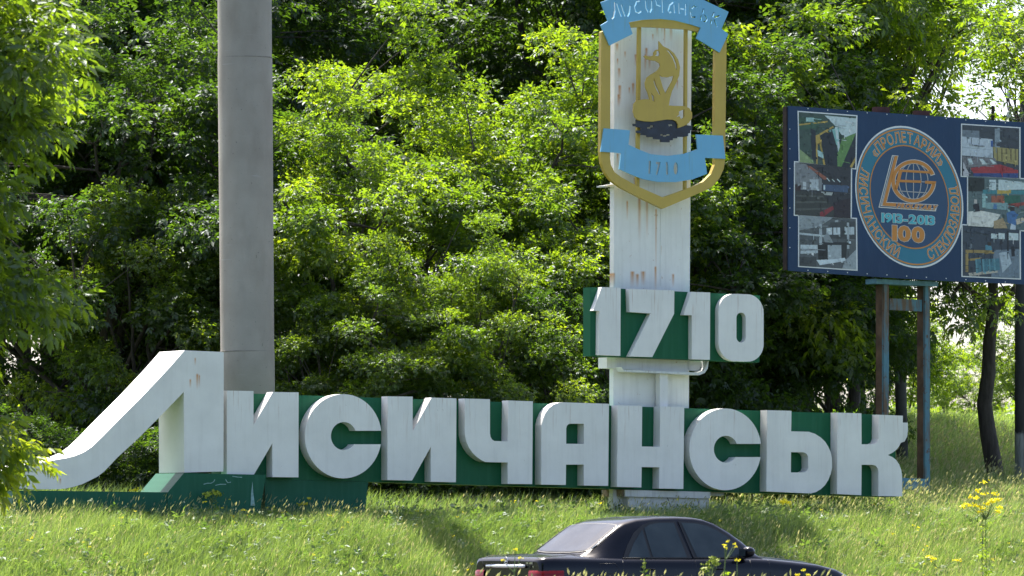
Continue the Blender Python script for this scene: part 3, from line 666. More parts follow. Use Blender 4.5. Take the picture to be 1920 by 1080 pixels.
photo([(88, 353), (385, 380), (383, 652), (87, 632)], (.035, .04, .05), [
    ((.22, .24, .26), [(0, 0), (.2, .02), (.48, .28), (.48, .5), (0, .52)]), ((.35, .10, .05), [(.2, .04), (.28, .05), (.60, .26), (.52, .29)]), ((.5, .56, .6), [(.14, .36), (.2, .36), (.2, .5), (.14, .5)]), ((.45, .52, .56), [(.26, .3), (.42, .29), (.42, .5), (.27, .5)]), ((.06, .03, .03), [(0, .42), (.1, .42), (.1, .58), (0, .58)]),
    (wh, [(.56, .25), (.58, .245), (.63, .31), (.61, .31)]), (wh, [(.64, .25), (.66, .245), (.72, .31), (.70, .31)]), (wh, [(.74, .25), (.76, .245), (.82, .30), (.80, .31)]), ((.05, .10, .2), [(.5, .38), (.95, .36), (.95, .5), (.5, .5)]), (wh, [(.51, .39), (.54, .39), (.54, .48), (.51, .48)]), ((.4, .44, .42), [(.46, .52), (.68, .52), (.66, .58), (.5, .58)]),
    ((.045, .05, .045), [(0, .54), (.5, .54), (.8, .98), (0, 1)]), ((.09, .10, .09), [(.02, .62), (.5, .6), (.52, .63), (.02, .65)]), ((.09, .10, .09), [(.02, .74), (.56, .70), (.58, .73), (.02, .78)]), ((.09, .10, .09), [(.02, .88), (.62, .82), (.64, .85), (.02, .92)]), ((.28, .02, .03), [(.45, .92), (.68, .78), (.70, .84), (.52, 1), (.45, 1)]), ((.03, .02, .03), [(.7, .7), (1, .6), (1, 1), (.7, 1)])], 2,
    [(.03, .035, .04), (.06, .06, .07), (.12, .13, .14), (.02, .02, .025), (.10, .05, .04)])
g3 = lambda v: (v * .85, v, v * 1.08)
photo([(110, 635), (411, 655), (414, 925), (110, 905)], g3(.12), [
    (g3(.34), [(0, 0), (.6, 0), (.35, .2), (0, .3)]), (g3(.07), [(.55, .1), (1, .05), (1, .4), (.5, .42)]), (g3(.62), [(.48, .22), (.58, .2), (.58, .34), (.48, .35)]), (g3(.66), [(.6, .2), (.72, .19), (.72, .33), (.6, .34)]), (g3(.6), [(.8, .17), (.97, .16), (.97, .31), (.8, .32)]), (g3(.5), [(.35, .15), (.40, .15), (.40, .7), (.35, .7)]), (g3(.45), [(.84, .08), (.88, .08), (.88, .6), (.84, .6)]),
    (g3(.55), [(0, .34), (.45, .36), (.45, .40), (0, .38)]), (g3(.6), [(.02, .58), (.36, .56), (.36, .72), (.02, .76)]), (g3(.3), [(.02, .66), (.36, .64), (.36, .67), (.02, .7)]), (g3(.02), [(.32, .56), (.52, .54), (.50, .9), (.34, .92)]), (g3(.45), [(.5, .55), (.82, .53), (.80, .78), (.5, .84)]), (g3(.03), [(.74, .5), (.84, .5), (.82, .8), (.74, .82)]), (g3(.75), [(.3, .86), (.62, .82), (.8, .78), (.82, .84), (.36, .96)]),
    (g3(.03), [(.4, .5), (.9, .47), (.9, .52), (.4, .55)]), (g3(.4), [(.8, .84), (1, .6), (1, 1), (.75, 1)]), (g3(.3), [(.42, .4), (.5, .3), (.6, .5), (.45, .5)]), (g3(.07), [(0, .82), (.3, .8), (.3, 1), (0, 1)])], 3, [g3(.04), g3(.2), g3(.4), g3(.6), g3(.1)])
Br = photo([(978, 153), (1282, 172), (1282, 438), (976, 425)], (.05, .065, .085), [
    ((.17, .22, .27), [(0, .1), (.3, .1), (.3, .26), (0, .25)]), ((.25, .32, .38), [(.57, .02), (.66, .02), (.66, .45), (.57, .45)]), ((.50, .58, .66), [(0, .23), (.53, .25), (.54, .62), (0, .60)]), ((.34, .42, .5), [(0, .43), (.54, .46), (.54, .47), (0, .445)]), ((.40, .33, .09), [(.54, .4), (.98, .42), (.98, .74), (.56, .66)]), ((.05, .06, .08), [(.6, .3), (.98, .34), (.98, .4), (.6, .38)]),
    ((.20, .20, .22), [(0, .62), (.58, .62), (.62, .76), (.05, .84)]), (wh, [(.1, .66), (.16, .65), (.2, .76), (.12, .78)]), (wh, [(.3, .65), (.36, .65), (.44, .75), (.36, .76)]), (wh, [(.48, .65), (.52, .65), (.6, .72), (.54, .74)]), ((.42, .015, .025), [(.14, .84), (.66, .74), (.98, .84), (.98, .9), (.2, .94)]), ((.02, .06, .25), [(.2, .94), (.98, .9), (.98, 1), (.2, 1)]), ((.5, .5, .55), [(.02, .72), (.12, .94), (.12, 1), (.02, 1)]),
    ((.02, .1, .35), [(.5, .28), (.54, .28), (.54, .4), (.5, .4)])] + [((.20, .16, .05), [(x, .42), (x + .025, .42), (x + .03, .68), (x + .005, .68)]) for x in (.6, .68, .76, .84, .92)], 4, [(.04, .05, .07), (.07, .09, .12), (.12, .14, .16)])
print_text('machine_lettering', 'TAMGLASS', lambda x, y, w, cx: Br(.17 + .22 * x / w, .40 - .026 * y + .012 * x / w), 14, M_black, .03, .12)
photo([(1010, 427), (1318, 444), (1318, 716), (1010, 697)], (.10, .16, .17), [
    ((.02, .03, .03), [(0, .02), (.28, .02), (.28, .28), (0, .3)]), (wh, [(.36, .05), (.48, .04), (.48, .3), (.36, .3)]), (wh, [(.52, .03), (.98, .06), (.98, .2), (.52, .24)]), ((.03, .25, .30), [(.25, .25), (.98, .22), (.98, .30), (.25, .33)]), ((.55, .38, .03), [(.50, .24), (.74, .22), (.74, .29), (.50, .32)]), ((.30, .55, .55), [(.24, .33), (.30, .33), (.30, .6), (.24, .6)]), ((.40, .10, .04), [(.4, .36), (.6, .34), (.6, .52), (.4, .54)]),
    ((.02, .15, .10), [(.6, .34), (.9, .32), (.9, .5), (.6, .52)]), ((.35, .04, .03), [(.7, .5), (1, .44), (1, .5), (.7, .58)]), ((.20, .38, .40), [(.3, .5), (.68, .48), (.68, .62), (.3, .62)]), ((.72, .72, .66), [(0, .70), (.2, .66), (.56, .72), (.42, .98), (0, .98)]), ((.02, .02, .03), [(.08, .56), (.18, .52), (.2, .68), (.1, .70)]), ((.55, .5, .46), [(.10, .45), (.15, .45), (.155, .53), (.10, .53)]),
    ((.03, .16, .42), [(.66, .68), (.78, .62), (.85, .7), (.82, .92), (.68, .86)]), ((.03, .02, .02), [(.71, .52), (.80, .52), (.80, .63), (.72, .64)]), ((.5, .6, .7), [(.74, .88), (.82, .92), (.82, 1), (.72, 1)]), ((.42, .30, .15), [(.44, .86), (.60, .78), (.68, .98), (.44, 1)]), ((.6, .5, .36), [(.82, .8), (1, .72), (1, .82), (.84, .9)]), ((.05, .2, .45), [(.44, .52), (.49, .52), (.50, .62), (.43, .62)])], 5,
    [(.05, .1, .1), (.35, .4, .38), (.3, .08, .04), (.04, .2, .22), (.45, .3, .05), (.5, .55, .55)])
photo([(980, 688), (1283, 712), (1284, 972), (980, 958)], (.04, .06, .09), [
    ((.16, .23, .30), [(.55, .45), (1, .4), (1, 1), (.5, 1)]), ((.40, .50, .58), [(.64, .5), (.80, .46), (.86, .7), (.7, .9)]), (wh, [(.5, .12), (.6, .12), (.6, .22), (.5, .22)]), (wh, [(.63, .1), (.74, .1), (.74, .22), (.63, .22)]), (wh, [(.8, .08), (.98, .08), (.98, .22), (.8, .23)]), ((.015, .02, .03), [(.78, .04), (.81, .04), (.81, .5), (.78, .5)]), ((.36, .24, .05), [(.05, .48), (.52, .46), (.52, .52), (.05, .54)]),
    ((.36, .24, .05), [(.05, .48), (.10, .48), (.10, .92), (.05, .92)]), ((.36, .24, .05), [(.08, .66), (.3, .62), (.3, .67), (.08, .70)]), ((.05, .26, .36), [(.40, .36), (.5, .36), (.52, .46), (.40, .46)]), ((.04, .025, .02), [(.44, .30), (.5, .30), (.5, .37), (.44, .37)]), ((.5, .45, .36), [(.1, .94), (.6, .84), (.62, .9), (.12, 1)])] +
    [((.04, .20, .27), [(x, .66 - .01 * k), (x + .10, .64 - .01 * k), (x + .115, .9 - .02 * k), (x + .015, .94 - .02 * k)]) for k, x in enumerate((.22, .34, .45, .54))] + [((.09, .30, .37), [(x, .66 - .01 * k), (x + .03, .655 - .01 * k), (x + .045, .93 - .02 * k), (x + .015, .94 - .02 * k)]) for k, x in enumerate((.22, .34, .45, .54))] +
    [((.015, .02, .03), [(.85, .36), (.9, .34), (.92, .55), (.86, .56)])], 6, [(.03, .04, .06), (.07, .1, .14), (.02, .025, .04), (.14, .18, .22)])
# eyelets along the banner edge
ey = []
for k in range(1, 12):
    ey.append([(1478 + 37 * k + dx, 201 + 2.65 * k + dy) for dx, dy in ((-.9, -.9), (.9, -.9), (.9, .9), (-.9, .9))]); ey.append([(1478 + 37 * k + dx, 504.5 + 2.2 * k + dy) for dx, dy in ((-.9, -.9), (.9, -.9), (.9, .9), (-.9, .9))])
    if k < 8: ey.append([(1481 + dx, 205 + 37 * k + dy) for dx, dy in ((-.8, -.9), (.8, -.9), (.8, .9), (-.8, .9))])
flat('eyelet', ey, 1, C_white)['kind'] = 'stuff'

# ------------------------------------------------------------------ poles and wires
t = NT('weathered_pole'); ob = t.coord(); sp = t.n('ShaderNodeSeparateXYZ'); t.l(ob, sp.inputs[0])
nz = t.noise(t.mapv(ob, (9, 9, 1.2)), 1, 5, .7)
dark = t.mix(t.ramp(nz, .35, .7), (.035, .035, .04), (.075, .072, .075)); lime = t.mix(t.ramp(nz, .45, .62), (.42, .43, .45), (.20, .20, .21))
edge = t.math('ADD', sp.outputs[2], t.math('MULTIPLY', t.noise(ob, 5, 3), .35))
t.put(t.b.inputs['Base Color'], t.mix(t.ramp(edge, 1.27, 1.33), lime, dark)); t.b.inputs['Roughness'].default_value = .85; M_wpole = t.m
Yp = 112.5; p = at(1917, 900, Yp); p.z = gz(p.x, p.y)
wp = thing('power_pole', p, 'dark pole with whitewashed foot at the right edge behind the billboard', 'power pole')
tube('shaft', [p + Vector((0, 0, -.2)), p + Vector((0, 0, 4)), at(1925, 168, Yp)], [.155, .15, .13], M_wpole, wp, 16)
M_ins = plain('white_porcelain', (.7, .7, .7), .2); M_steel = plain('grey_steel', (.12, .12, .13), .5)
for y in (178, 216):
    pts = [at(1912, y + 7, Yp), at(1904, y + 9, Yp - .1), at(1896, y + 7, Yp - .15), at(1892, y + 3, Yp - .15)]
    tube('hook', pts, .015, M_steel, wp, 6)
    a = at(1891, y + 3, Yp - .15); tube('insulator', [a + Vector((0, 0, -.02)), a + Vector((0, 0, .03)), a + Vector((0, 0, .06)), a + Vector((0, 0, .12))], [.05, .05, .035, .03], M_ins, wp, 10)
def plain_pole(px0, py0, px1, py1, Y, r0, r1, label, col):
    a, b = at(px0, py0, Y), at(px1, py1, Y); g = gz(a.x, a.y); d = (b - a) / (b.z - a.z); a2 = a + d * (g - .2 - a.z)
    o = tube('pole', [a2, (a2 + b) / 2, b], [r0, (r0 + r1) / 2, r1], plain('grey_pole_' + str(px0), col, .85, .2), None, 14); return tag(o, label, 'pole')
plain_pole(1688, 690, 1682, 420, 118, .125, .12, 'dark grey round pole standing between the two billboard posts', (.10, .10, .10))
plain_pole(1762, 700, 1748, 610, 165, .09, .08, 'thin leaning grey post in the gap right of the billboard posts', (.16, .16, .16))
M_wire = plain('black_wire', (.02, .02, .02), .6)
for k, (ya, yb) in enumerate(((16, 12), (84, 74), (118, 116))):
    a, b = at(1180, ya + 40, 165), at(2400, yb - 12, 135); mid = (a + b) / 2 - Vector((0, 0, .25))
    l = [a * (1 - s) ** 2 + mid * 2 * s * (1 - s) + b * s * s for s in [i / 12 for i in range(13)]]
    tag(tube('power_cable', l, .014, M_wire, None, 5), ('highest', 'middle', 'lowest')[k] + ' of the three thin cables crossing the bright sky at upper right', 'cable', 'overhead power cables')
# ------------------------------------------------------------------ the dark saloon car on the road
PSI = R(31.5); FW = Vector((math.cos(PSI), math.sin(PSI), 0)); LF = Vector((-math.sin(PSI), math.cos(PSI), 0))
CO = Vector((-.02, 71.1, .004)) - FW * .1
car = thing('parked_car', CO + FW * 2.4, 'black four-door saloon car seen from behind with dusty sloping rear window', 'car')
def CW(x, y, z): return CO + FW * x + LF * y + Vector((0, 0, z))
def cpaint():
    t = NT('black_car_paint'); ob = t.coord(); b = t.b
    t.put(b.inputs['Base Color'], t.mix(t.ramp(t.noise(ob, 3, 4), .3, .7), (.0015, .0022, .0055), (.003, .0042, .0095)))
    b.inputs['Roughness'].default_value = .22; b.inputs['Specular IOR Level'].default_value = .15; b.inputs['Coat Weight'].default_value = .35; b.inputs['Coat Roughness'].default_value = .06
    return t.m
M_car = cpaint()
M_seal = plain('black_rubber', (.01, .01, .011), .55, .1)
def cglass(name, col, rough, dust):
    t = NT(name); ob = t.coord(); b = t.b
    t.put(b.inputs['Base Color'], t.mix(t.ramp(t.noise(ob, 2.4, 4), .35, .7), col, dust)); b.inputs['Roughness'].default_value = rough
    b.inputs['IOR'].default_value = 1.45; return t.m
M_glass = cglass('tinted_side_glass', (.024, .036, .042), .05, (.050, .066, .072)); M_rglass = cglass('dusty_rear_glass', (.012, .016, .022), .16, (.045, .05, .058)); M_rglass.node_tree.nodes['Principled BSDF'].inputs['Coat Weight'].default_value = .0; M_rglass.node_tree.nodes['Principled BSDF'].inputs['Coat Roughness'].default_value = .13
M_chrome = plain('chrome', (.62, .63, .65), .18, .03, 6, 1.0)
def interp(tab, x, k): return float(np.interp(x, [r[0] for r in tab], [r[k] for r in tab]))
BODY = [  # x, half width, bottom, shoulder z, top z
    (.055, .76, .36, .895, .90), (.08, .805, .33, .925, .932), (.13, .84, .28, .944, .953), (.24, .862, .25, .948, .966), (.5, .878, .22, .945, .985), (.8, .888, .20, .938, .992), (1.2, .895, .19, .93, .98), (2.0, .90, .19, .925, .95), (2.8, .90, .19, .925, .95),
    (3.2, .897, .19, .925, .975), (3.4, .892, .20, .918, .972), (3.8, .882, .20, .885, .935), (4.2, .865, .21, .845, .895), (4.5, .84, .22, .785, .83), (4.7, .79, .26, .71, .745), (4.82, .71, .32, .61, .63), (4.87, .62, .38, .51, .52)]
def body_sec(x):
    w, zb, s, tp = (interp(BODY, x, k) for k in (1, 2, 3, 4))
    return [(0, zb), (.75 * w, zb), (.93 * w, zb + .05), (.985 * w, zb + .18), (w, .5 * (zb + s)), (.995 * w, s - .14), (.975 * w, s - .06), (.945 * w, s - .02), (.90 * w, s), (.78 * w, s + .3 * (tp - s)), (.5 * w, tp - .1 * (tp - s)), (0, tp)]
ROOF = [(.76, .985, .66), (.88, 1.05, .655), (1.05, 1.165, .64), (1.2, 1.268, .628), (1.32, 1.345, .615), (1.42, 1.393, .606), (1.6, 1.435, .598), (1.9, 1.461, .592), (2.2, 1.467, .592), (2.45, 1.458, .592), (2.6, 1.438, .597), (2.75, 1.392, .61), (2.95, 1.285, .645), (3.15, 1.15, .685), (3.36, .975, .73)]
BELT = .925; WB = .80
def rail(x): r, w = interp(ROOF, x, 1), interp(ROOF, x, 2); return max(BELT + .008, r - .05), w, r
def side_y(x, z):
    rz, w, r = rail(x); return WB + (w - WB) * (z - BELT) / max(.02, rz - BELT)
def green_sec(x):
    rz, w, r = rail(x)
    P_ = [(WB + .03, BELT - .05), (WB, BELT)]
    for k in (.33, .66): P_.append((WB + (w - WB) * k + .006, BELT + (rz - BELT) * k))
    P_ += [(w, rz), (.96 * w, rz + (r - rz) * .45), (.86 * w, rz + (r - rz) * .74), (.6 * w, rz + (r - rz) * .93), (0, r)]
    return P_
def top_z(x, y):
    s = green_sec(x)[4:][::-1]; return float(np.interp(abs(y), [p[0] for p in s], [p[1] for p in s]))
def loft(secs, cap0=True, cap1=True):
    V, Fc = [], []; n = len(secs[0][1])
    full = 2 * n - 2 if abs(secs[0][1][0][0]) < 1e-6 else 2 * n - 1
    for x, s in secs:
        ring = [(y, z) for y, z in s] + [(-y, z) for y, z in reversed(s[:-1]) if y > 1e-6]
        for y, z in ring: V.append(CW(x, y, z))
        m = len(ring)
    closed = abs(secs[0][1][0][0]) < 1e-6
    for i in range(len(secs) - 1):
        for j in range(m if closed else m - 1): Fc.append((i * m + j, i * m + (j + 1) % m, (i + 1) * m + (j + 1) % m, (i + 1) * m + j))
    if cap0: Fc.append(tuple(range(m)))
    if cap1: Fc.append(tuple((len(secs) - 1) * m + j for j in range(m))[::-1])
    return V, Fc
def meshpart(name, V, Fc, m, parent=car, smooth=True, sharp=None):
    me = bpy.data.meshes.new(name); me.from_pydata([tuple(p) for p in V], [], Fc)
    bm = bmesh.new(); bm.from_mesh(me); bmesh.ops.recalc_face_normals(bm, faces=bm.faces)
    for f in bm.faces: f.smooth = smooth and len(f.verts) <= 4
    bm.to_mesh(me); bm.free(); return link(name, me, m, parent)
xs = sorted(set([r[0] for r in BODY] + [.06, .068, .1, .115, .17, .2, .35, .65, 1.0, 1.6, 2.4, 3.0, 3.3, 3.6, 4.0, 4.35, 4.6, 4.74]))
body = meshpart('body', *loft([(x, body_sec(x)) for x in xs]), M_car)
xs = sorted(set([r[0] for r in ROOF] + [.8, .84, .95, 1.0, 1.1, 1.15, 1.26, 1.37, 1.5, 1.75, 2.05, 2.33, 2.53, 2.68, 2.85, 3.05, 3.25]))
meshpart('roof', *loft([(x, green_sec(x)) for x in xs], False, False), M_car)
def patch(name, pts, proj, m, cuts=5, thick=.004):
    """a panel of the given outline laid on the body surface; proj(a, b) -> car coordinates"""
    tri = tessellate_polygon([[Vector((a, b, 0)) for a, b in pts]])
    bm = bmesh.new(); vs_ = [bm.verts.new((a, b, 0)) for a, b in pts]
    for t3 in tri:
        try: bm.faces.new([vs_[i] for i in t3])
        except ValueError: pass
    bmesh.ops.subdivide_edges(bm, edges=bm.edges[:], cuts=cuts, use_grid_fill=True)
    bmesh.ops.triangulate(bm, faces=bm.faces)
    for v in bm.verts: v.co = CW(*proj(v.co.x, v.co.y))
    bmesh.ops.recalc_face_normals(bm, faces=bm.faces)
    for f in bm.faces:
        f.smooth = True
    me = bpy.data.meshes.new(name); bm.to_mesh(me); bm.free()
    o = link(name, me, m, car)
    return o
def fixn(o, d):
    me = o.data
    n = Vector((0, 0, 0))
    for p in me.polygons: n += p.normal * p.area
    if n.dot(d) < 0: me.flip_normals()
    return o
def grow(pts, k):
    cx = sum(p[0] for p in pts) / len(pts); cy = sum(p[1] for p in pts) / len(pts); out = []
    n = len(pts)
    for i in range(n):
        a, b, c = pts[i - 1], pts[i], pts[(i + 1) % n]
        e1 = Vector((b[0] - a[0], b[1] - a[1])).normalized(); e2 = Vector((c[0] - b[0], c[1] - b[1])).normalized()
        n1 = Vector((e1.y, -e1.x)); n2 = Vector((e2.y, -e2.x)); nn = (n1 + n2).normalized(); nn = nn / max(.5, nn.dot(n1))
        ar = sum(pts[j][0] * pts[(j + 1) % n][1] - pts[(j + 1) % n][0] * pts[j][1] for j in range(n))
        out.append((b[0] + nn.x * k * (1 if ar > 0 else -1), b[1] + nn.y * k * (1 if ar > 0 else -1)))
    return out
WIN = [[(1.33, .945), (1.47, 1.13), (1.635, 1.295), (1.66, .945)], [(1.70, .945), (1.67, 1.31), (1.76, 1.355), (1.90, 1.378), (2.13, 1.378), (2.21, .945)],
       [(2.36, .945), (2.24, 1.38), (2.45, 1.372), (2.62, 1.342), (2.76, 1.285), (2.90, 1.20), (3.0, 1.095), (3.03, 1.02), (3.02, .945)]]
FR_ = [[(1.25, .925), (1.36, 1.09), (1.50, 1.25), (1.66, 1.355), (1.80, 1.395), (2.16, 1.40), (2.28, .925)], [(2.31, .925), (2.20, 1.405), (2.46, 1.392), (2.65, 1.36), (2.80, 1.295), (2.95, 1.205), (3.07, 1.09), (3.10, .925)]]
for sgn in (-1, 1):
    d = -LF if sgn < 0 else LF
    for f in FR_: fixn(patch('window_seal', f, lambda a, b: (a, sgn * (side_y(a, b) + .012), b), M_seal, 4), d)
    for w in WIN: fixn(patch('side_window', w, lambda a, b: (a, sgn * (side_y(a, b) + .017), b), M_glass, 5), d)
rg = [(.80, 0), (.81, .3), (.835, .48), (.88, .585), (.95, .60), (1.31, .545), (1.335, .5), (1.345, .3), (1.35, 0)]; rgf = rg + [(x, -y) for x, y in reversed(rg[1:-1])]
fixn(patch('window_seal', grow(rgf, .022), lambda a, b: (a - .004, b, top_z(a, b) + .006), M_seal, 5), Vector((0, 0, 1)))
fixn(patch('rear_window', rgf, lambda a, b: (a - .006, b, top_z(a, b) + .010), M_rglass, 6), Vector((0, 0, 1)))
ws = [(2.66, 0), (2.67, .45), (2.72, .55), (3.18, .62), (3.24, .55), (3.30, .3), (3.31, 0)]; wsf = ws + [(x, -y) for x, y in reversed(ws[1:-1])]
fixn(patch('windshield', wsf, lambda a, b: (a + .004, b, top_z(a, b) + .008), M_glass, 5), Vector((0, 0, 1)))
for sgn in (-1, 1):
    tube('window_trim', [CW(x, sgn * (y + .026), top_z(x, y + .02) + .012) for x, y in ((.88, .60), (1.0, .595), (1.15, .575), (1.3, .552), (1.34, .535))], .006, M_chrome if sgn < 0 else M_seal, car, 6)
    tube('waist_trim', [CW(x, sgn * .806, .936) for x in (1.25, 1.7, 2.28)], .008, M_seal, car, 6); tube('waist_trim', [CW(x, sgn * .806, .936) for x in (2.31, 2.7, 3.1)], .008, M_seal, car, 6)
    def yb(x, z):
        s = body_sec(x)[3:9]; return float(np.interp(z, [p[1] for p in s], [p[0] for p in s]))
    for xl in (1.22, 2.30, 3.13, 3.42):
        zz = [.32, .45, .6, .75, .86, .905]; dx = [0, 0, 0, 0, 0, 0]
        tube('panel_gap', [CW(xl + (.0 if z > .4 else 0), sgn * (yb(xl, z) + .0005), z) for z in zz], .0035, M_black, car, 5)
    for xh in (1.48, 2.52):
        hb = [CW(xh + k * .2, sgn * (yb(xh, .80) + (.012 if 0 < k < 1 else 0)), .80) for k in (0, .1, .5, .9, 1)]
        tube('door_handle', hb, [.008, .014, .014, .014, .008], M_car, car, 8)
    tube('side_moulding', [CW(x, sgn * (yb(x, .60) + .004), .60) for x in (.5, 1.2, 2.0, 2.8, 3.4)], .018, M_seal, car, 8)
    # wing mirror
    mb = bmesh.new(); bmesh.ops.create_uvsphere(mb, u_segments=16, v_segments=10, radius=1)
    for v in mb.verts:
        x, y, z = v.co; q = CW(3.04 + x * (.07 if x < 0 else .10), sgn * (.925 + y * .105), 1.005 + z * .072 - .01 * (y * sgn)); v.co = q
    for f in mb.faces: f.smooth = True
    me = bpy.data.meshes.new('mirror'); mb.to_mesh(me); mb.free(); mo = link('mirror', me, M_car, car)
    fixn(patch('mirror_glass', [(sgn * .855, .955), (sgn * 1.0, .96), (sgn * 1.0, 1.045), (sgn * .855, 1.05)], lambda a, b: (2.962, a, b), M_glass, 1), -FW)
    box('mirror_foot', CW(3.0, sgn * .80, .955), FW * .09, LF * sgn * .07, Vector((0, 0, .045)), M_seal, car)
    # tail lamp wrapping round the corner
    pl2 = [(.046, .535), (.045, .62), (.05, .70), (.062, .76), (.085, .80), (.12, .828), (.17, .848), (.23, .858), (.29, .866), (.34, .870)]
    V, Fc = [], []
    for x, y in pl2:
        for z, o_ in ((.60, .0), (.62, .012), (.69, .018), (.765, .014), (.785, 0)): 
            nx, ny = (-1, .15) if y < .74 else ((-.7, .7) if y < .82 else (-.1, 1)); l = math.hypot(nx, ny)
            V.append(CW(x + nx / l * o_, sgn * (y + ny / l * o_), z))
    for a in range(len(pl2) - 1):
        for b in range(4): Fc.append((a * 5 + b, a * 5 + b + 1, a * 5 + b + 6, a * 5 + b + 5))
    lampm = NT('red_lamp_glass'); lampm.put(lampm.b.inputs['Base Color'], lampm.mix(lampm.ramp(lampm.noise(lampm.mapv(lampm.coord(), (2, 2, 40)), 1, 2), .45, .55), (.26, .008, .012), (.16, .004, .006))); lampm.b.inputs['Roughness'].default_value = .25; lampm.b.inputs['Specular IOR Level'].default_value = .3
    lo_ = meshpart('tail_lamp', V, Fc, lampm.m); fixn(lo_, -FW)
tube('plate_trim', [CW(.034, y, .835 - .0 * y) for y in (-.46, -.455, -.2, .2, .455, .46)], [.006, .022, .026, .026, .022, .006], M_chrome, car, 10)
# three-pointed star badge and lettering on the boot lid
bc = CW(.052, .02, .905); ring = [bc + LF * (.042 * math.cos(2 * math.pi * i / 24)) + Vector((0, 0, .042 * math.sin(2 * math.pi * i / 24))) - FW * .004 for i in range(25)]
tube('badge_ring', ring, .005, M_chrome, car, 6)
V, Fc = [bc - FW * .012], []
for k in range(6):
    a = R(90 + 60 * k); r_ = .04 if k % 2 == 0 else .009; V.append(bc - FW * .004 + LF * (r_ * math.cos(a)) + Vector((0, 0, r_ * math.sin(a))))
for k in range(6): Fc.append((0, 1 + k, 1 + (k + 1) % 6))
meshpart('badge_star', V, Fc, M_chrome, car, False)
def car_text(text, y0, z0, h, gap=.14):
    items, w = line_of_text(text, gap); V, Fc = [], []
    for ch, x0 in items:
        v, f = glyph(ch, .03); b = len(V); V += [CW(.044 + .02 * max(0, (abs(y0 - (p[0] + x0) / CAP * h) - .6)) * 4, y0 - (p[0] + x0) / CAP * h, z0 + p[1] / CAP * h) for p in v]; Fc += [tuple(b + i for i in q) for q in f]
    me = bpy.data.meshes.new('badge_lettering'); me.from_pydata([tuple(p) for p in V], [], Fc); fixn(link('badge_lettering', me, M_chrome, car), -FW)
car_text('AMG', -.53, .865, .026); car_text('V', -.62, .82, .022)
for k in range(3): box('badge_bar', CW(.042, -.47 - .016 * k, .866), FW * .004, LF * -.009, Vector((0, 0, .024)), M_chrome, car)
# boot shut line, fuel flap, bumper line
for sgn in (-1, 1):
    tube('panel_gap', [CW(x, sgn * y, z) for x, y, z in ((.048, .55, .81), (.058, .60, .89), (.10, .66, .936), (.2, .70, .957), (.5, .705, .977), (.78, .69, .985))], .0045, M_black, car, 5)
ff = [(.86, .745), (.88, .87), (1.10, .87), (1.14, .80), (1.13, .745)]
tube('fuel_flap_gap', [CW(a, -(yb(a, b) + .001), b) for a, b in ff + [ff[0]]], .003, M_black, car, 5)
tube('bumper_strip', [CW(.03, y, .52) for y in (-.7, -.35, 0, .35, .7)], .03, M_seal, car, 8)
# wheels
M_tyre = plain('tyre_rubber', (.012, .012, .012), .9); M_rim = plain('alloy_rim', (.35, .36, .37), .35, .05, 6, .9)
def lathe(name, prof, ctr, ax, m, parent, n=32):
    a1 = FW; a2 = Vector((0, 0, 1)); V, Fc = [], []
    for i in range(n):
        th = 2 * math.pi * i / n
        for r_, o_ in prof: V.append(ctr + (a1 * math.cos(th) + a2 * math.sin(th)) * r_ + ax * o_)
    k = len(prof)
    for i in range(n):
        for j in range(k - 1): Fc.append((i * k + j, ((i + 1) % n) * k + j, ((i + 1) % n) * k + j + 1, i * k + j + 1))
    return meshpart(name, V, Fc, m, parent)
for xw in (1.10, 3.93):
    for sgn in (-1, 1):
        w_ = CW(xw, sgn * .80, .315); ax = LF * sgn
        wh_ = lathe('wheel', [(.19, .0), (.24, .08), (.30, .10), (.315, .075), (.315, -.09), (.2, -.11)], w_, ax, M_tyre, car)
        rim = lathe('rim', [(.012, .06), (.06, .065), (.18, .05), (.225, .082), (.235, .07)], w_, ax, M_rim, None)
        me = rim.data; me.transform(Matrix.Translation(rim.location)); rim.location = (0, 0, 0); rim.parent = wh_; me.transform(Matrix.Translation(-wpos(wh_)))
        arch = [(.34, .085), (.335, .10), (.36, .112), (.37, .10)]
        V, Fc = [], []
        for i in range(25):
            th = math.pi * i / 24
            for r_, o_ in arch: V.append(w_ + (FW * math.cos(th) + Vector((0, 0, 1)) * math.sin(th)) * r_ + ax * o_)
        for i in range(24):
            for j in range(3): Fc.append((i * 4 + j, (i + 1) * 4 + j, (i + 1) * 4 + j + 1, i * 4 + j + 1))
        meshpart('wheel_arch', V, Fc, M_car)
        V = [w_ + ax * .095 + (FW * math.cos(2 * math.pi * i / 24) + Vector((0, 0, 1)) * math.sin(2 * math.pi * i / 24)) * .345 for i in range(24)]
        for i, v in enumerate(V): V[i] = v if v.z > .22 else Vector((v.x, v.y, .22))
        meshpart('wheel_well', V, [tuple(range(24))], M_black, car, False)
for sgn in (-1, 1):
    q = [CW(4.70, sgn * .52, .62), CW(4.66, sgn * .70, .64)]
    for c_, r_ in zip(q, (.085, .075)):
        hm = bmesh.new(); bmesh.ops.create_uvsphere(hm, u_segments=14, v_segments=8, radius=r_); bmesh.ops.translate(hm, verts=hm.verts, vec=c_)
        for f in hm.faces: f.smooth = True
        me = bpy.data.meshes.new('headlight'); hm.to_mesh(me); hm.free(); link('headlight', me, plain('headlight_glass', (.6, .62, .64), .08, .02), car)
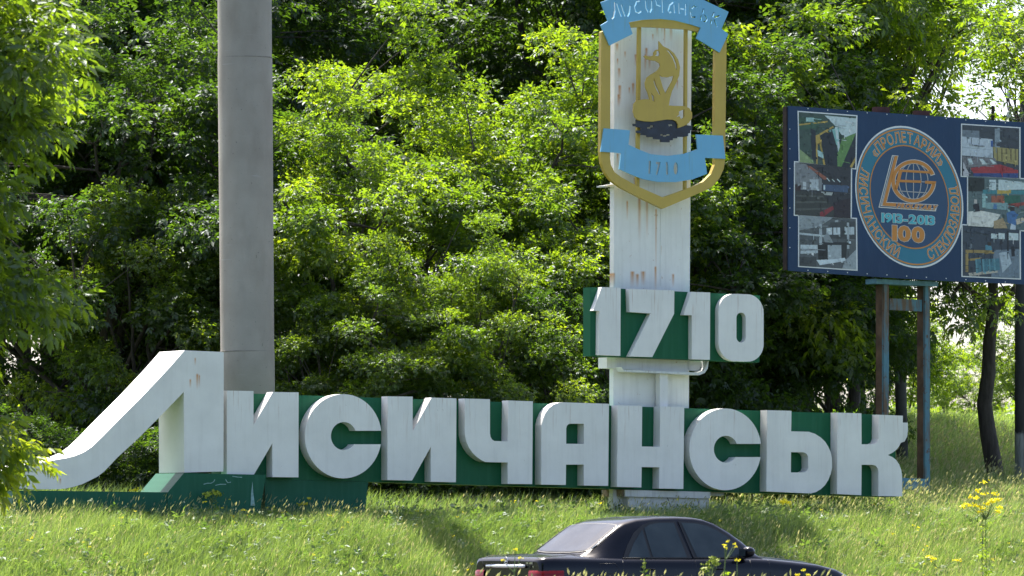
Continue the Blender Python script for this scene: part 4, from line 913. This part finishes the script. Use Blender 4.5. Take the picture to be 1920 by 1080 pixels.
# ------------------------------------------------------------------ trees
t = NT('bark'); c = t.coord()
t.put(t.b.inputs['Base Color'], t.mix(t.ramp(t.noise(t.mapv(c, (8, 8, 1.5)), 1, 5, .7), .35, .7), (.035, .028, .022), (.10, .085, .07)))
t.b.inputs['Roughness'].default_value = .95; t.bump(t.noise(t.mapv(c, (14, 14, 2)), 1, 4, .7), .8, .03); M_bark = t.m
M_leaf_dark = leaf_mat('deep_and_shaded_leaves', (.012, .028, .005), (.024, .046, .007), (.050, .078, .010), (3.2, 3.1, 1.0), .035, .6)  # colour of the tall wood; also carries painted shade on the unlit maples
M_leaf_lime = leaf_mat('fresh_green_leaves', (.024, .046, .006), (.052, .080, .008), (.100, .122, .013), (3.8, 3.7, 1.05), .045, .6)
M_leaf_left = leaf_mat('long_green_leaves', (.022, .044, .007), (.048, .076, .009), (.092, .116, .013), (4.4, 3.9, 1.1), .05, .65)
def unit(a): return a / (np.linalg.norm(a, axis=-1, keepdims=True) + 1e-9)
def sprays(C, O, L, rng, tint, slim=.42, droop=.35, ratio=.55):
    """compound leaves: five folded leaflets along a drooping stalk, for every point of C"""
    N = len(C)
    d = unit(O * .75 + rng.normal(0, .45, (N, 3)) + np.array([0, 0, -.10]))
    up = unit(np.array([0, 0, 1.0]) + rng.normal(0, .35, (N, 3)))
    s = unit(np.cross(d, up)); n = np.cross(s, d)
    Ls = L * rng.uniform(.75, 1.25, (N, 1))
    V = np.empty((N, 5, 4, 3)); tn = np.empty((N, 5, 4))
    for k, (tt, ang) in enumerate(((1.0, 0), (.72, .95), (.72, -.95), (.40, 1.15), (.40, -1.15))):
        a = ang + rng.normal(0, .18, (N, 1))
        l = unit(d * np.cos(a) + s * np.sin(a) + np.array([0, 0, -1.0]) * (droop * rng.uniform(.3, 1.6, (N, 1))))
        w = unit(np.cross(l, n + rng.normal(0, .35, (N, 3)))); nn = np.cross(w, l)
        ll = Ls * ratio * rng.uniform(.75, 1.2, (N, 1)); wd = ll * slim
        b = C + d * (Ls * tt * .8)
        V[:, k, 0] = b; V[:, k, 1] = b + l * ll * .42 + w * wd * .5 + nn * wd * .16; V[:, k, 2] = b + l * ll - nn * ll * .08; V[:, k, 3] = b + l * ll * .42 - w * wd * .5 + nn * wd * .16
        tn[:, k] = (tint + rng.normal(0, .13, N))[:, None]
    i = np.arange(N * 5)[:, None] * 4
    T = np.concatenate([i + np.array([[0, 1, 2]]), i + np.array([[0, 2, 3]])])
    return V.reshape(-1, 3), T, np.clip(tn.reshape(-1), 0, 1)
def bez(a, b, c, n=7):
    s = np.linspace(0, 1, n)[:, None]; return a * (1 - s) ** 2 + 2 * b * s * (1 - s) + c * s * s
def tree_meshes(seed, H, Rr, base, clumps, per, L, trunk_r, stems=1, crc=(.5, .95), slim=.42, droop=.35, ratio=.55, lean=(0, 0), shell=.55, top=1.0):
    rng = np.random.default_rng(seed)
    # stems
    paths = []; spine = []
    for k in range(stems):
        a = rng.uniform(0, 6.28); sp = (0.10 + .12 * rng.random()) * (stems > 1)
        tp = np.array([math.cos(a) * Rr * sp * 2.2 + lean[0] * H, math.sin(a) * Rr * sp * 2.2 + lean[1] * H, H * .80])
        p0 = np.array([math.cos(a) * trunk_r * .8 * (stems > 1), math.sin(a) * trunk_r * .8 * (stems > 1), -.25])
        md = np.array([tp[0] * .25, tp[1] * .25, H * .42]) + rng.normal(0, .12, 3)
        pts = bez(p0, md, tp, 14); pts[1:-1, :2] += rng.normal(0, .05, (12, 2)) * min(1, H / 8)
        rad = trunk_r / (stems ** .35) * np.linspace(1, .16, 14); rad[0] *= 1.35
        paths.append((pts, rad)); spine.append(pts)
    sp_all = np.concatenate(spine)
    # clump centres in a lumpy ellipsoid
    cz = (H + base) / 2; hz = (H - base) / 2
    d = unit(rng.normal(0, 1, (clumps, 3))); ph = rng.uniform(0, 6.28, 6)
    lump = 1 + .16 * np.sin(3 * np.arctan2(d[:, 1], d[:, 0]) + ph[0] + 2 * d[:, 2]) + .12 * np.sin(5 * d[:, 2] + ph[1] + 2 * d[:, 0]) + .08 * rng.normal(0, 1, clumps)
    rr = (shell + (1 - shell) * rng.random(clumps) ** .6) * lump
    taper = np.where(d[:, 2] > 0, 1 - .25 * d[:, 2] * top, 1.0)
    cen = np.stack([d[:, 0] * rr * Rr * taper, d[:, 1] * rr * Rr * taper, cz + d[:, 2] * rr * hz], -1)
    cen[:, 0] += lean[0] * cen[:, 2]; cen[:, 1] += lean[1] * cen[:, 2]
    rc = rng.uniform(crc[0], crc[1], clumps)
    nl = max(5, clumps // 9); limb_pts = []
    order = rng.permutation(clumps)
    for idx in order[:nl]:
        c_ = cen[idx]; hd = math.hypot(c_[0], c_[1]); zs = np.clip(c_[2] - hd * rng.uniform(.8, 1.5), base * .4 + .08 * H, H * .75)
        s0 = sp_all[np.argmin(abs(sp_all[:, 2] - zs) + .3 * np.linalg.norm(sp_all[:, :2] - c_[:2], axis=1))]
        mid = s0 * .5 + c_ * .5 + np.array([0, 0, -.06 * hd]) + rng.normal(0, .10 + .08 * hd, 3)
        p = bez(s0, mid, c_, 9); p[1:-1] += rng.normal(0, .045, (7, 3)); r0 = trunk_r * rng.uniform(.26, .42)
        paths.append((p, np.linspace(r0, .018, 9))); limb_pts.append(p[2:])
    LP = np.concatenate(limb_pts)
    for idx in order[nl:]:
        c_ = cen[idx]; s0 = LP[np.argmin(np.linalg.norm(LP - c_, axis=1) + .4 * np.maximum(0, LP[:, 2] - c_[2] + .2))]
        p = bez(s0, (s0 + c_) / 2 + np.array([0, 0, .12]), c_, 5); paths.append((p, np.linspace(.024, .009, 5)))
    tv, tq = tube_arrays(paths, 6)
    trunk = npmesh('trunk', tv, None, tq)
    trunk.polygons.foreach_set('use_smooth', [True] * len(trunk.polygons))
    # leaves
    cnt = np.maximum(8, (per * (rc / np.mean(rc)) ** 2).astype(int)); ci = np.repeat(np.arange(clumps), cnt); N = len(ci)
    dv = unit(rng.normal(0, 1, (N, 3)) + np.array([0, 0, .35])); r = rng.random(N) ** .45
    off = dv * (r * rc[ci])[:, None] * np.array([1.15, 1.15, .56])
    C = cen[ci] + off
    out = unit(np.stack([cen[ci, 0], cen[ci, 1], (cen[ci, 2] - cz) * .6], -1)) * .55 + dv * .6
    ct = rng.normal(.45, .16, clumps)
    V, T, tn = sprays(C, out, L, rng, ct[ci] + rng.normal(0, .10, N), slim, droop, ratio)
    return trunk, npmesh('crown', V, T, None, tn)
TREES = {
    'tallA': tree_meshes(11, 15, 3.7, 4.0, 62, 105, .25, .28, 3, (.55, 1.1), slim=.5), 'tallB': tree_meshes(12, 15, 3.4, 5.0, 58, 105, .25, .28, 2, (.55, 1.1), slim=.5, lean=(.05, 0)), 'tallC': tree_meshes(13, 14, 4.0, 5.5, 58, 105, .25, .30, 3, (.55, 1.1), slim=.5),
    'limeA': tree_meshes(21, 9, 3.6, .7, 84, 150, .19, .15, 3, (.42, .85), top=2.0, shell=.7, slim=.52, droop=.5), 'limeB': tree_meshes(22, 9, 3.4, .8, 78, 150, .19, .14, 2, (.42, .85), top=2.0, shell=.7, slim=.52, droop=.5), 'limeC': tree_meshes(23, 8, 3.3, .4, 74, 145, .19, .13, 3, (.42, .85), top=2.0, shell=.7, slim=.52, droop=.5),
    'shrubA': tree_meshes(31, 2.6, 1.5, .05, 44, 48, .22, .05, 4, (.3, .55)), 'shrubB': tree_meshes(32, 2.2, 1.7, .0, 46, 46, .22, .05, 5, (.3, .5)),
    'left': tree_meshes(41, 9.5, 2.85, 1.35, 165, 200, .225, .2, 2, (.42, .75), .36, .55, .62), 'right': tree_meshes(54, 9.5, 2.2, 3.2, 66, 46, .24, .19, 1, (.4, .8)),
    'high': tree_meshes(52, 12, 3.6, 6.0, 95, 55, .27, .22, 2, (.5, 1.0)), 'small': tree_meshes(53, 4.6, 1.9, .5, 56, 45, .24, .07, 3, (.35, .65))}
def plant_tree(name, proto, px, Y, H, label, cat, mat_, group=None, rz=0, wide=1.0, dz=0):
    X = (px - 960) / F * Y; tm, cm = TREES[proto]
    if not len(tm.materials): tm.materials.append(M_bark); cm.materials.append(mat_)
    h0 = {'t': 15, 'l': 9, 's': 2.6, 'r': 9.5, 'h': 12}[proto[0]]
    if proto == 'left': h0 = 9.5
    if proto == 'small': h0 = 4.6
    s = H / h0
    o = thing(name, (X, Y, gz(X, Y) - .03 + dz), label, cat, group, rz); o.scale = (s * wide, s * wide, s)
    for nm, me in (('trunk', tm), ('crown', cm)):
        c = bpy.data.objects.new(nm, me); COL.objects.link(c); c.parent = o
        if len(me.materials) and nm == 'crown' and me.materials[0] is not mat_:
            c.material_slots[0].link = 'OBJECT'; c.material_slots[0].material = mat_
    return o
rt = random.Random(5)
W_ = 'trees of the wood behind the sign'
MARKS = [(-40, 'at the left picture edge'), (60, 'just behind the foreground tree'), (100, 'behind the foreground tree'), (170, 'above the tip of the first letter'), (245, 'above the sloping leg of the first letter'), (315, 'above the stem of the first letter'), (410, 'left of the concrete pole'),
         (455, 'behind the concrete pole'), (560, 'right of the concrete pole'), (610, 'above the letter С'), (680, 'between the letters С and И'), (715, 'above the second letter И'), (985, 'left of the column'), (1110, 'at the left rim of the emblem'), (1160, 'behind the left of the column'), (1235, 'behind the emblem'), (1300, 'behind the right rim of the emblem'),
         (1355, 'right of the emblem'), (1400, 'left of the billboard'), (1425, 'at the left edge of the billboard')]
LB = 'tall dark green maple of the dense wood behind the sign'
for k, (px, Y, H, pr) in enumerate(((-70, 130, 16, 'tallA'), (95, 133, 16.5, 'tallB'), (245, 129, 16, 'tallC'), (410, 135, 17, 'tallA'), (560, 136, 16.5, 'tallB'), (680, 139, 16, 'tallC'), (985, 138, 16.5, 'tallA'), (1160, 133, 16.5, 'tallB'), (1300, 134, 17, 'tallC'), (1400, 131, 15.5, 'tallA'),
                                  (-30, 121, 14, 'tallB'), (60, 119, 13.5, 'tallC'), (170, 114, 14.5, 'tallA'), (315, 116, 14, 'tallC'), (455, 119, 14.5, 'tallB'), (610, 123, 14.5, 'tallA'), (720, 126, 14, 'tallB'), (990, 123, 14.5, 'tallC'), (1110, 121, 15, 'tallA'), (1235, 118, 14.5, 'tallB'), (1355, 119, 14.5, 'tallA'), (1425, 121, 13.5, 'tallC'))):
    spot = min(MARKS, key=lambda m: abs(m[0] - px))[1]
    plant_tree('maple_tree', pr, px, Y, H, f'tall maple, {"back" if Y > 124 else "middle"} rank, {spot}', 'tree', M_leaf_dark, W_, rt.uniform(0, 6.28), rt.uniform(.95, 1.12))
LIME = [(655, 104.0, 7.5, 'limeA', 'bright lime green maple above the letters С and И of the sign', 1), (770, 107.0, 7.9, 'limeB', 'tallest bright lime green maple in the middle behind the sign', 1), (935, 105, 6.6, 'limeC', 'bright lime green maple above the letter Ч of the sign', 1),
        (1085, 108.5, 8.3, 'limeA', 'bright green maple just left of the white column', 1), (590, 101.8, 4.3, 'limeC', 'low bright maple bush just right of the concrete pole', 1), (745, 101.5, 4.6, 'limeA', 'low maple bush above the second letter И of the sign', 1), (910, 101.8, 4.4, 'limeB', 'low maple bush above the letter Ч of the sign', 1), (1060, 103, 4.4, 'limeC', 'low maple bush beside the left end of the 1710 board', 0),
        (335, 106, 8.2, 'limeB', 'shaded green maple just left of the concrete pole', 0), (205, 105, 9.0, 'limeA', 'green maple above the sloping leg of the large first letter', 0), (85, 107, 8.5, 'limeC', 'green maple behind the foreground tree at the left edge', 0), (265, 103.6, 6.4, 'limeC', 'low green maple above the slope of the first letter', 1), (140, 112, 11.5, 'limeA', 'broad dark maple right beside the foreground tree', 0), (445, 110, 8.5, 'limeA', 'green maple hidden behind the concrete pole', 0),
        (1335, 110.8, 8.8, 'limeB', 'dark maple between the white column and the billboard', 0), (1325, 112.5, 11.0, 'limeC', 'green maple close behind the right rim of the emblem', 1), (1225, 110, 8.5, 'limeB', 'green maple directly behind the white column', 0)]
for (px, Y, H, pr, lb, lit) in LIME: plant_tree('maple_tree', pr, px, Y, H, lb, 'tree', M_leaf_lime if lit else M_leaf_dark, 'young maples in front of the wood', rt.uniform(0, 6.28), rt.uniform(.98, 1.12))  # unlit maples take the dark leaves: their shade is put into the colour
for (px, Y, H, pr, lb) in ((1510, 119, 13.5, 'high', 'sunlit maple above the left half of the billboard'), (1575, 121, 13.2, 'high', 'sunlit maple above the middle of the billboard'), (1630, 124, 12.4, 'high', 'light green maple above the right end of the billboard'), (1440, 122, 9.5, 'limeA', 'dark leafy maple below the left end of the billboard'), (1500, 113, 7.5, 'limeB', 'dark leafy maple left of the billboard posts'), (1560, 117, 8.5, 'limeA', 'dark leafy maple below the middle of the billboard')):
    plant_tree('maple_tree', pr, px, Y, H, lb, 'tree', M_leaf_lime if H > 10 else M_leaf_dark, None, rt.uniform(0, 6.28), .72 if H < 13 else .85)  # low maples under the billboard have shade painted in as darker leaves
plant_tree('maple_tree', 'right', 1862, 113.5, 9.5, 'roadside maple with a stout forked trunk right of the billboard posts', 'tree', M_leaf_lime, None, 1.2)
plant_tree('leafy_tree', 'left', -462, 60, 9.8, 'leafy tree with long drooping leaves close by at the left edge', 'tree', M_leaf_left, None, .6)
for (px, Y, H, lb) in ((1700, 140, 3.0, 'small light green tree seen between the billboard posts'), (1775, 150, 1.9, 'small light green tree low in the gap right of the posts'), (1660, 133, 3.2, 'small green tree behind the left billboard post'), (1830, 160, 2.2, 'small far tree behind the forked trunk'), (1910, 145, 3.2, 'small green tree behind the whitewashed pole foot')):
    plant_tree('small_tree', 'small', px, Y, H, lb, 'tree', M_leaf_lime, 'small trees in the clearing', rt.uniform(0, 6.28))
SHR = ['at the far left tip', 'below the sweep of the first letter', 'in the gap of the first letter', 'behind the stem of the first letter', 'right of the concrete pole', 'behind the letter С', 'behind the right of the letter С', 'showing under the second letter И', 'showing under the letter Ч', 'below the letter А', 'left of the column', 'right behind the column', 'past the second letter С', 'past the soft sign letter', 'past the last letter К', 'just past the right end of the sign']
for k in range(15):
    px = 30 + k * 106 + rt.uniform(-25, 25); Y = 99.3 + rt.uniform(0, 1.2) + max(0, px - 900) * .002
    if abs(px - 465) < 90: Y = 101.5
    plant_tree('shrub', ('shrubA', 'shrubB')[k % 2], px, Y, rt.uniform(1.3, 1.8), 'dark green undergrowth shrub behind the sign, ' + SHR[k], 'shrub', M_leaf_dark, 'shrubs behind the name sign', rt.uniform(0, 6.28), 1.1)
# far wood beyond the clearing: one mass
rng = np.random.default_rng(77)
N = 26000
X = rng.uniform(-60, 75, N); Y = rng.uniform(205, 232, N); hh = 1.9 + .7 * np.sin(X * .35) + .5 * np.sin(X * .9 + 1)
g = ground_z(X, Y); C = np.stack([X, Y, g + hh * rng.random(N) ** .7], -1)
V, T, tn = sprays(C, unit(rng.normal(0, 1, (N, 3)) + np.array([0, -.5, .4])), .55, rng, rng.normal(.5, .2, N), .55)
tag(link('far_wood', npmesh('far_wood', V, T, None, tn), M_leaf_lime), 'pale green far-off wood closing the clearing behind the billboard', 'wood', None, 'stuff')

# unseen wood added behind the camera so the car has a dark band to mirror
N = 15000
X = rng.uniform(-55, 70, N); Y = rng.uniform(-42, -24, N); hh = 9.5 + 2.0 * np.sin(X * .21) + 1.3 * np.sin(X * .53 + 1)
C = np.stack([X, Y, hh * rng.random(N) ** .75], -1)
V, T, tn = sprays(C, unit(rng.normal(0, 1, (N, 3)) + np.array([0, .5, .3])), 1.0, rng, rng.normal(.4, .2, N), .55)
tag(link('unseen_wood', npmesh('unseen_wood', V, T, None, tn), M_leaf_dark), 'dark unseen wood added behind the camera for the car to mirror', 'wood', None, 'stuff')

# ------------------------------------------------------------------ meadow grass
M_grass = leaf_mat('meadow_grass', (.050, .078, .018), (.106, .142, .046), (.24, .24, .13), (2.0, 2.1, 1.05), .06)
M_seed = leaf_mat('grass_seed_heads', (.14, .155, .07), (.22, .225, .12), (.30, .29, .18), (1.6, 1.5, 1.1), .04)
def blades(P_, h, w, rng, tint, lean=.28):
    N = len(P_); a = rng.uniform(0, 2 * math.pi, N); side = np.stack([np.cos(a), np.sin(a), np.zeros(N)], -1)
    bend = np.stack([rng.normal(lean, .30, N), rng.normal(0, .30, N), np.zeros(N)], -1)
    z = np.array([0, 0, 1.0]); h = h[:, None]; w = w[:, None]
    m = P_ + z * h * .55 + bend * h * .22; tip = P_ + z * h * (1 - .25 * np.linalg.norm(bend, axis=1, keepdims=True)) + bend * h * .85
    V = np.stack([P_ - side * w / 2, P_ + side * w / 2, m - side * w * .42, m + side * w * .42, tip], 1)
    i = np.arange(N)[:, None] * 5
    T = np.concatenate([i + np.array([[0, 1, 3]]), i + np.array([[0, 3, 2]]), i + np.array([[2, 3, 4]])])
    return V.reshape(-1, 3), T, np.repeat(np.clip(tint, 0, 1), 5), tip
def field(N, pxr, Yr, qr, rng):
    Y = rng.uniform(Yr[0], Yr[1], N * 3); px = rng.uniform(pxr[0], pxr[1], N * 3); X = (px - 960) / F * Y; q = qdist(X, Y)
    k = (q > qr[0]) & (q < qr[1]); X, Y = X[k][:N], Y[k][:N]
    return np.stack([X, Y, ground_z(X, Y) - .02], -1)
def vnoise(x, y, s, ph):
    return (np.sin(x * s + ph) * np.sin(y * s * 1.3 + ph * 2) + .6 * np.sin(x * s * 2.3 + y * s * 1.7 + ph * 3) + .4 * np.sin(x * s * 4.1 - y * s * 3.7 + ph)) / 2
rng = np.random.default_rng(3)
GRV, GRT, GRA = [], [], []; off = 0
def add(V, T, a):
    global off
    GRV.append(V); GRT.append(T + off); GRA.append(a); off += len(V)
P1 = field(200000, (-80, 2000), (84, 100), (-1.2, 4.7), rng)
hn = vnoise(P1[:, 0], P1[:, 1], 1.1, .7); tn_ = vnoise(P1[:, 0], P1[:, 1], .8, 2.1)
h = rng.uniform(.18, .54, len(P1)) * (1 + .30 * hn); V, T, a, tip = blades(P1, h, rng.uniform(.005, .012, len(P1)), rng, .42 + .16 * tn_ + rng.normal(0, .20, len(P1))); add(V, T, a)
P2 = field(60000, (1250, 2000), (98, 135), (-34, -1.2), rng)
h = rng.uniform(.2, .5, len(P2)); V, T, a, tip = blades(P2, h, rng.uniform(.012, .022, len(P2)), rng, .50 + rng.normal(0, .2, len(P2))); add(V, T, a)
P3 = field(16000, (-80, 1300), (94, 104), (-8, -1.2), rng)
h = rng.uniform(.2, .5, len(P3)); V, T, a, tip = blades(P3, h, rng.uniform(.010, .018, len(P3)), rng, .3 + rng.normal(0, .15, len(P3))); add(V, T, a)
P4 = field(22000, (780, 2000), (54, 60), (20, 60), rng)
h = rng.uniform(.35, .72, len(P4)); V, T, a, tip = blades(P4, h, rng.uniform(.005, .010, len(P4)), rng, .4 + rng.normal(0, .2, len(P4))); add(V, T, a)
tag(link('grass', npmesh('grass', np.concatenate(GRV), np.concatenate(GRT), None, np.concatenate(GRA)), M_grass), kind='stuff')
# broad-leaved weeds mixed into the grass
P5 = field(5200, (-80, 2000), (84, 100), (-.8, 4.6), rng); k = vnoise(P5[:, 0], P5[:, 1], .9, 5.0) > -.1; P5 = P5[k]
P5[:, 2] += rng.uniform(.08, .38, len(P5))
V, T, tn = sprays(P5, unit(rng.normal(0, 1, (len(P5), 3)) + np.array([0, 0, .6])), .16, rng, rng.normal(.5, .2, len(P5)), .5, .2)
tag(link('weed_leaves', npmesh('weed_leaves', V, T, None, tn), leaf_mat('weed_leaves', (.030, .058, .014), (.055, .090, .020), (.09, .125, .03), (1.9, 1.9, 1.0))), kind='stuff')
# stalks with seed heads
def seedheads(P_, h, rng, thick=.006, head=.085, hw=.016, lean=.22):
    N = len(P_); bend = np.stack([rng.normal(lean, .13, N), rng.normal(0, .12, N), np.zeros(N)], -1); z = np.array([0, 0, 1.0]); hc = h[:, None]
    a = rng.uniform(0, 6.28, N); side = np.stack([np.cos(a), np.sin(a), np.zeros(N)], -1)
    m = P_ + z * hc * .6 + bend * hc * .2; tp = P_ + z * hc * .95 + bend * hc * .75; d = unit(bend * 1.6 + z * .75); s2 = unit(np.cross(d, side)); hl = (head * rng.uniform(.6, 1.4, N))[:, None]; ww = (hw * rng.uniform(.6, 1.3, N))[:, None]
    tw = thick
    c = tp + d * hl * .5
    V = np.stack([P_ - side * tw, P_ + side * tw, m - side * tw * .7, m + side * tw * .7, tp, tp + d * hl, c + side * ww, c - side * ww, c + s2 * ww, c - s2 * ww], 1)
    i = np.arange(N)[:, None] * 10
    T = np.concatenate([i + np.array([t_]) for t_ in ((0, 1, 3), (0, 3, 2), (2, 3, 4), (4, 6, 5), (4, 5, 7), (4, 8, 5), (4, 5, 9))])
    return V.reshape(-1, 3), T, np.repeat(np.clip(rng.normal(.5, .25, N), 0, 1), 10)
GRV, GRT, GRA = [], [], []; off = 0
Q1 = field(13000, (-80, 2000), (84, 100), (-1.0, 4.6), rng); k = rng.random(len(Q1)) < .34 + .5 * vnoise(Q1[:, 0], Q1[:, 1], .7, 1.3) + .2 * (Q1[:, 0] > 2); Q1 = Q1[k]
add(*seedheads(Q1, rng.uniform(.32, .60, len(Q1)), rng, .003, .075, .009))
Q2 = field(4000, (1300, 2000), (98, 128), (-26, -1), rng); add(*seedheads(Q2, rng.uniform(.35, .6, len(Q2)), rng, .004))
Q3 = field(520, (860, 1720), (55, 60), (20, 60), rng); add(*seedheads(Q3, rng.uniform(.60, .90, len(Q3)), rng, .0028, .075, .010))
tag(link('seed_heads', npmesh('seed_heads', np.concatenate(GRV), np.concatenate(GRT), None, np.concatenate(GRA)), M_seed), kind='stuff')
# small flowers in the meadow: flat white umbels and yellow heads
def flowers(P_, r, rng, n=7):
    N = len(P_); V = np.empty((N, n, 4, 3))
    for k in range(n):
        c = P_ + rng.normal(0, 1, (N, 3)) * np.array([1, 1, .45]) * r[:, None] * .6; a = unit(rng.normal(0, 1, (N, 3))); b = unit(np.cross(a, rng.normal(0, 1, (N, 3)))); s = (r * .42)[:, None]
        V[:, k] = np.stack([c - a * s, c + b * s, c + a * s, c - b * s], 1)
    i = np.arange(N * n)[:, None] * 4
    return V.reshape(-1, 3), np.concatenate([i + np.array([[0, 1, 2]]), i + np.array([[0, 2, 3]])])
M_yel = leaf_mat('yellow_petals', (.50, .44, .015), (.52, .46, .015), (.55, .48, .02), (.8, .8, .8), .03); M_wht = leaf_mat('white_umbels', (.30, .33, .20), (.34, .36, .24), (.34, .36, .24), (.7, .7, .7), .03)
Pw = field(110, (-50, 1960), (85, 99), (0, 4.5), rng); Pw[:, 2] += rng.uniform(.36, .55, len(Pw)); V, T = flowers(Pw, rng.uniform(.025, .05, len(Pw)), rng); tag(link('white_flowers', npmesh('white_flowers', V, T), M_wht), kind='stuff')
Py = field(200, (-50, 1960), (85, 99), (0, 4.5), rng); k = vnoise(Py[:, 0], Py[:, 1], .8, 4) > -.05; Py = Py[k]; Py[:, 2] += rng.uniform(.3, .55, len(Py)); V, T = flowers(Py, rng.uniform(.015, .035, len(Py)), rng); tag(link('yellow_flowers', npmesh('yellow_flowers', V, T), M_yel), kind='stuff')
# single flowering plants that stand out
M_stem = plain('weed_stem', (.10, .15, .04), .7, .2)
def flower_plant(px, Y, tops, label, r=.03, leafy=10, mats=None, group=None, seed=1):
    rg_ = np.random.default_rng(seed); x0 = (px - 960) / F * Y; g0 = gz(x0, Y)
    o = thing('flowering_weed', (x0, Y, g0), label, 'wild plant', group)
    base_ = np.array([x0, Y, g0 - .03]); pts = np.array([at(x, y, Y + rg_.uniform(-.12, .12)) for x, y in tops]); cm = pts.mean(0); fork = base_ * .45 + cm * .55; fork[2] = max(g0 + .1, pts[:, 2].min() - .12)
    paths = [(bez(base_, (base_ + fork) / 2 + rg_.normal(0, .02, 3), fork, 6), np.linspace(.009, .006, 6))]
    for p in pts: paths.append((bez(fork, (fork + p) / 2 + np.array([0, 0, -.03]), p, 5), np.linspace(.005, .003, 5)))
    tv, tq = tube_arrays(paths, 5); link('stem', npmesh('stem', tv, None, tq), M_stem, o)
    V, T = flowers(pts, np.full(len(pts), r * 1.5), rg_, 14); link('blossom', npmesh('blossom', V, T), mats or M_yel, o)
    if leafy:
        s = rg_.random(leafy)[:, None]; C = base_ * (1 - s) + fork * s
        V, T, tn = sprays(C, unit(rg_.normal(0, 1, (leafy, 3)) + np.array([0, 0, .3])), .13, rg_, rg_.normal(.6, .15, leafy), .3); link('leaves', npmesh('leaves', V, T, None, tn), M_leaf_lime, o)
ra = random.Random(8)
flower_plant(1852, 90.5, [(1846, 904), (1831, 920), (1846, 925), (1866, 925), (1819, 931), (1831, 933), (1858, 938), (1862, 940), (1873, 936), (1866, 937), (1814, 945), (1806, 950), (1826, 948), (1836, 949), (1844, 953), (1853, 944), (1874, 951), (1872, 959), (1838, 960)], 'tall yellow flowering weed in the shaded grass right of the sign', .032, 34, None, None, 2)
flower_plant(1350, 57.5, [(1365, 1015), (1359, 1022), (1376, 1020), (1379, 1025), (1360, 1027)], 'tall thin weed with five yellow heads in front of the car window', .012, 14, None, None, 3)
M_lyel = plain('lime_yellow_bracts', (.30, .36, .03), .6, .2)
flower_plant(1328, 57.8, [(1335, 1046), (1341, 1050), (1330, 1052), (1326, 1058), (1338, 1056), (1320, 1066), (1345, 1058), (1324, 1072), (1333, 1064)], 'lime yellow spurge in front of the front door of the car', .020, 16, M_lyel, None, 4)
flower_plant(1383, 57.2, [(1382, 1050)], 'single stemmed weed with one yellow head before the car', .014, 6, None, None, 5)
flower_plant(1210, 57.0, [(1207, 1050), (1208, 1056), (1206, 1063)], 'green spiky weed before the rear door of the car', .012, 18, M_lyel, None, 6)
flower_plant(1510, 57.2, [(1508, 1069), (1515, 1077), (1495, 1078)], 'yellow headed weed before the bonnet of the car', .016, 10, None, None, 7)
flower_plant(967, 57.0, [(966, 1030), (976, 1046), (944, 1050)], 'thin weed with a small yellow flower before the boot of the car', .012, 10, None, None, 9)
flower_plant(1750, 89.0, [(1750, 1048), (1742, 1043), (1796, 1050)], 'low yellow flowers in the bright grass at lower right', .03, 10, None, None, 10)
flower_plant(1842, 88.6, [(1842, 975), (1845, 985), (1841, 998), (1838, 1010)], 'tall grey-green mullein stalk in the bright grass at lower right', .02, 40, M_lyel, None, 11)
flower_plant(395, 91.0, [(399, 921), (404, 924), (392, 925), (410, 927), (388, 929)], 'pale green flowering weed before the green plinth of the large letter', .04, 12, M_lyel, None, 12)
flower_plant(255, 90.6, [(254, 918)], 'weed with one yellow flower before the gap of the large letter', .035, 4, None, None, 13)
flower_plant(572, 92.0, [(581, 935), (567, 944), (573, 945), (562, 946)], 'weed with yellow flowers before the dark green lower wall', .025, 6, None, None, 14)
flower_plant(1405, 92.6, [(1470, 938), (1474, 941), (1466, 942), (1478, 944)], 'weed with yellow flowers below the letter Ь of the sign', .03, 6, None, None, 15)
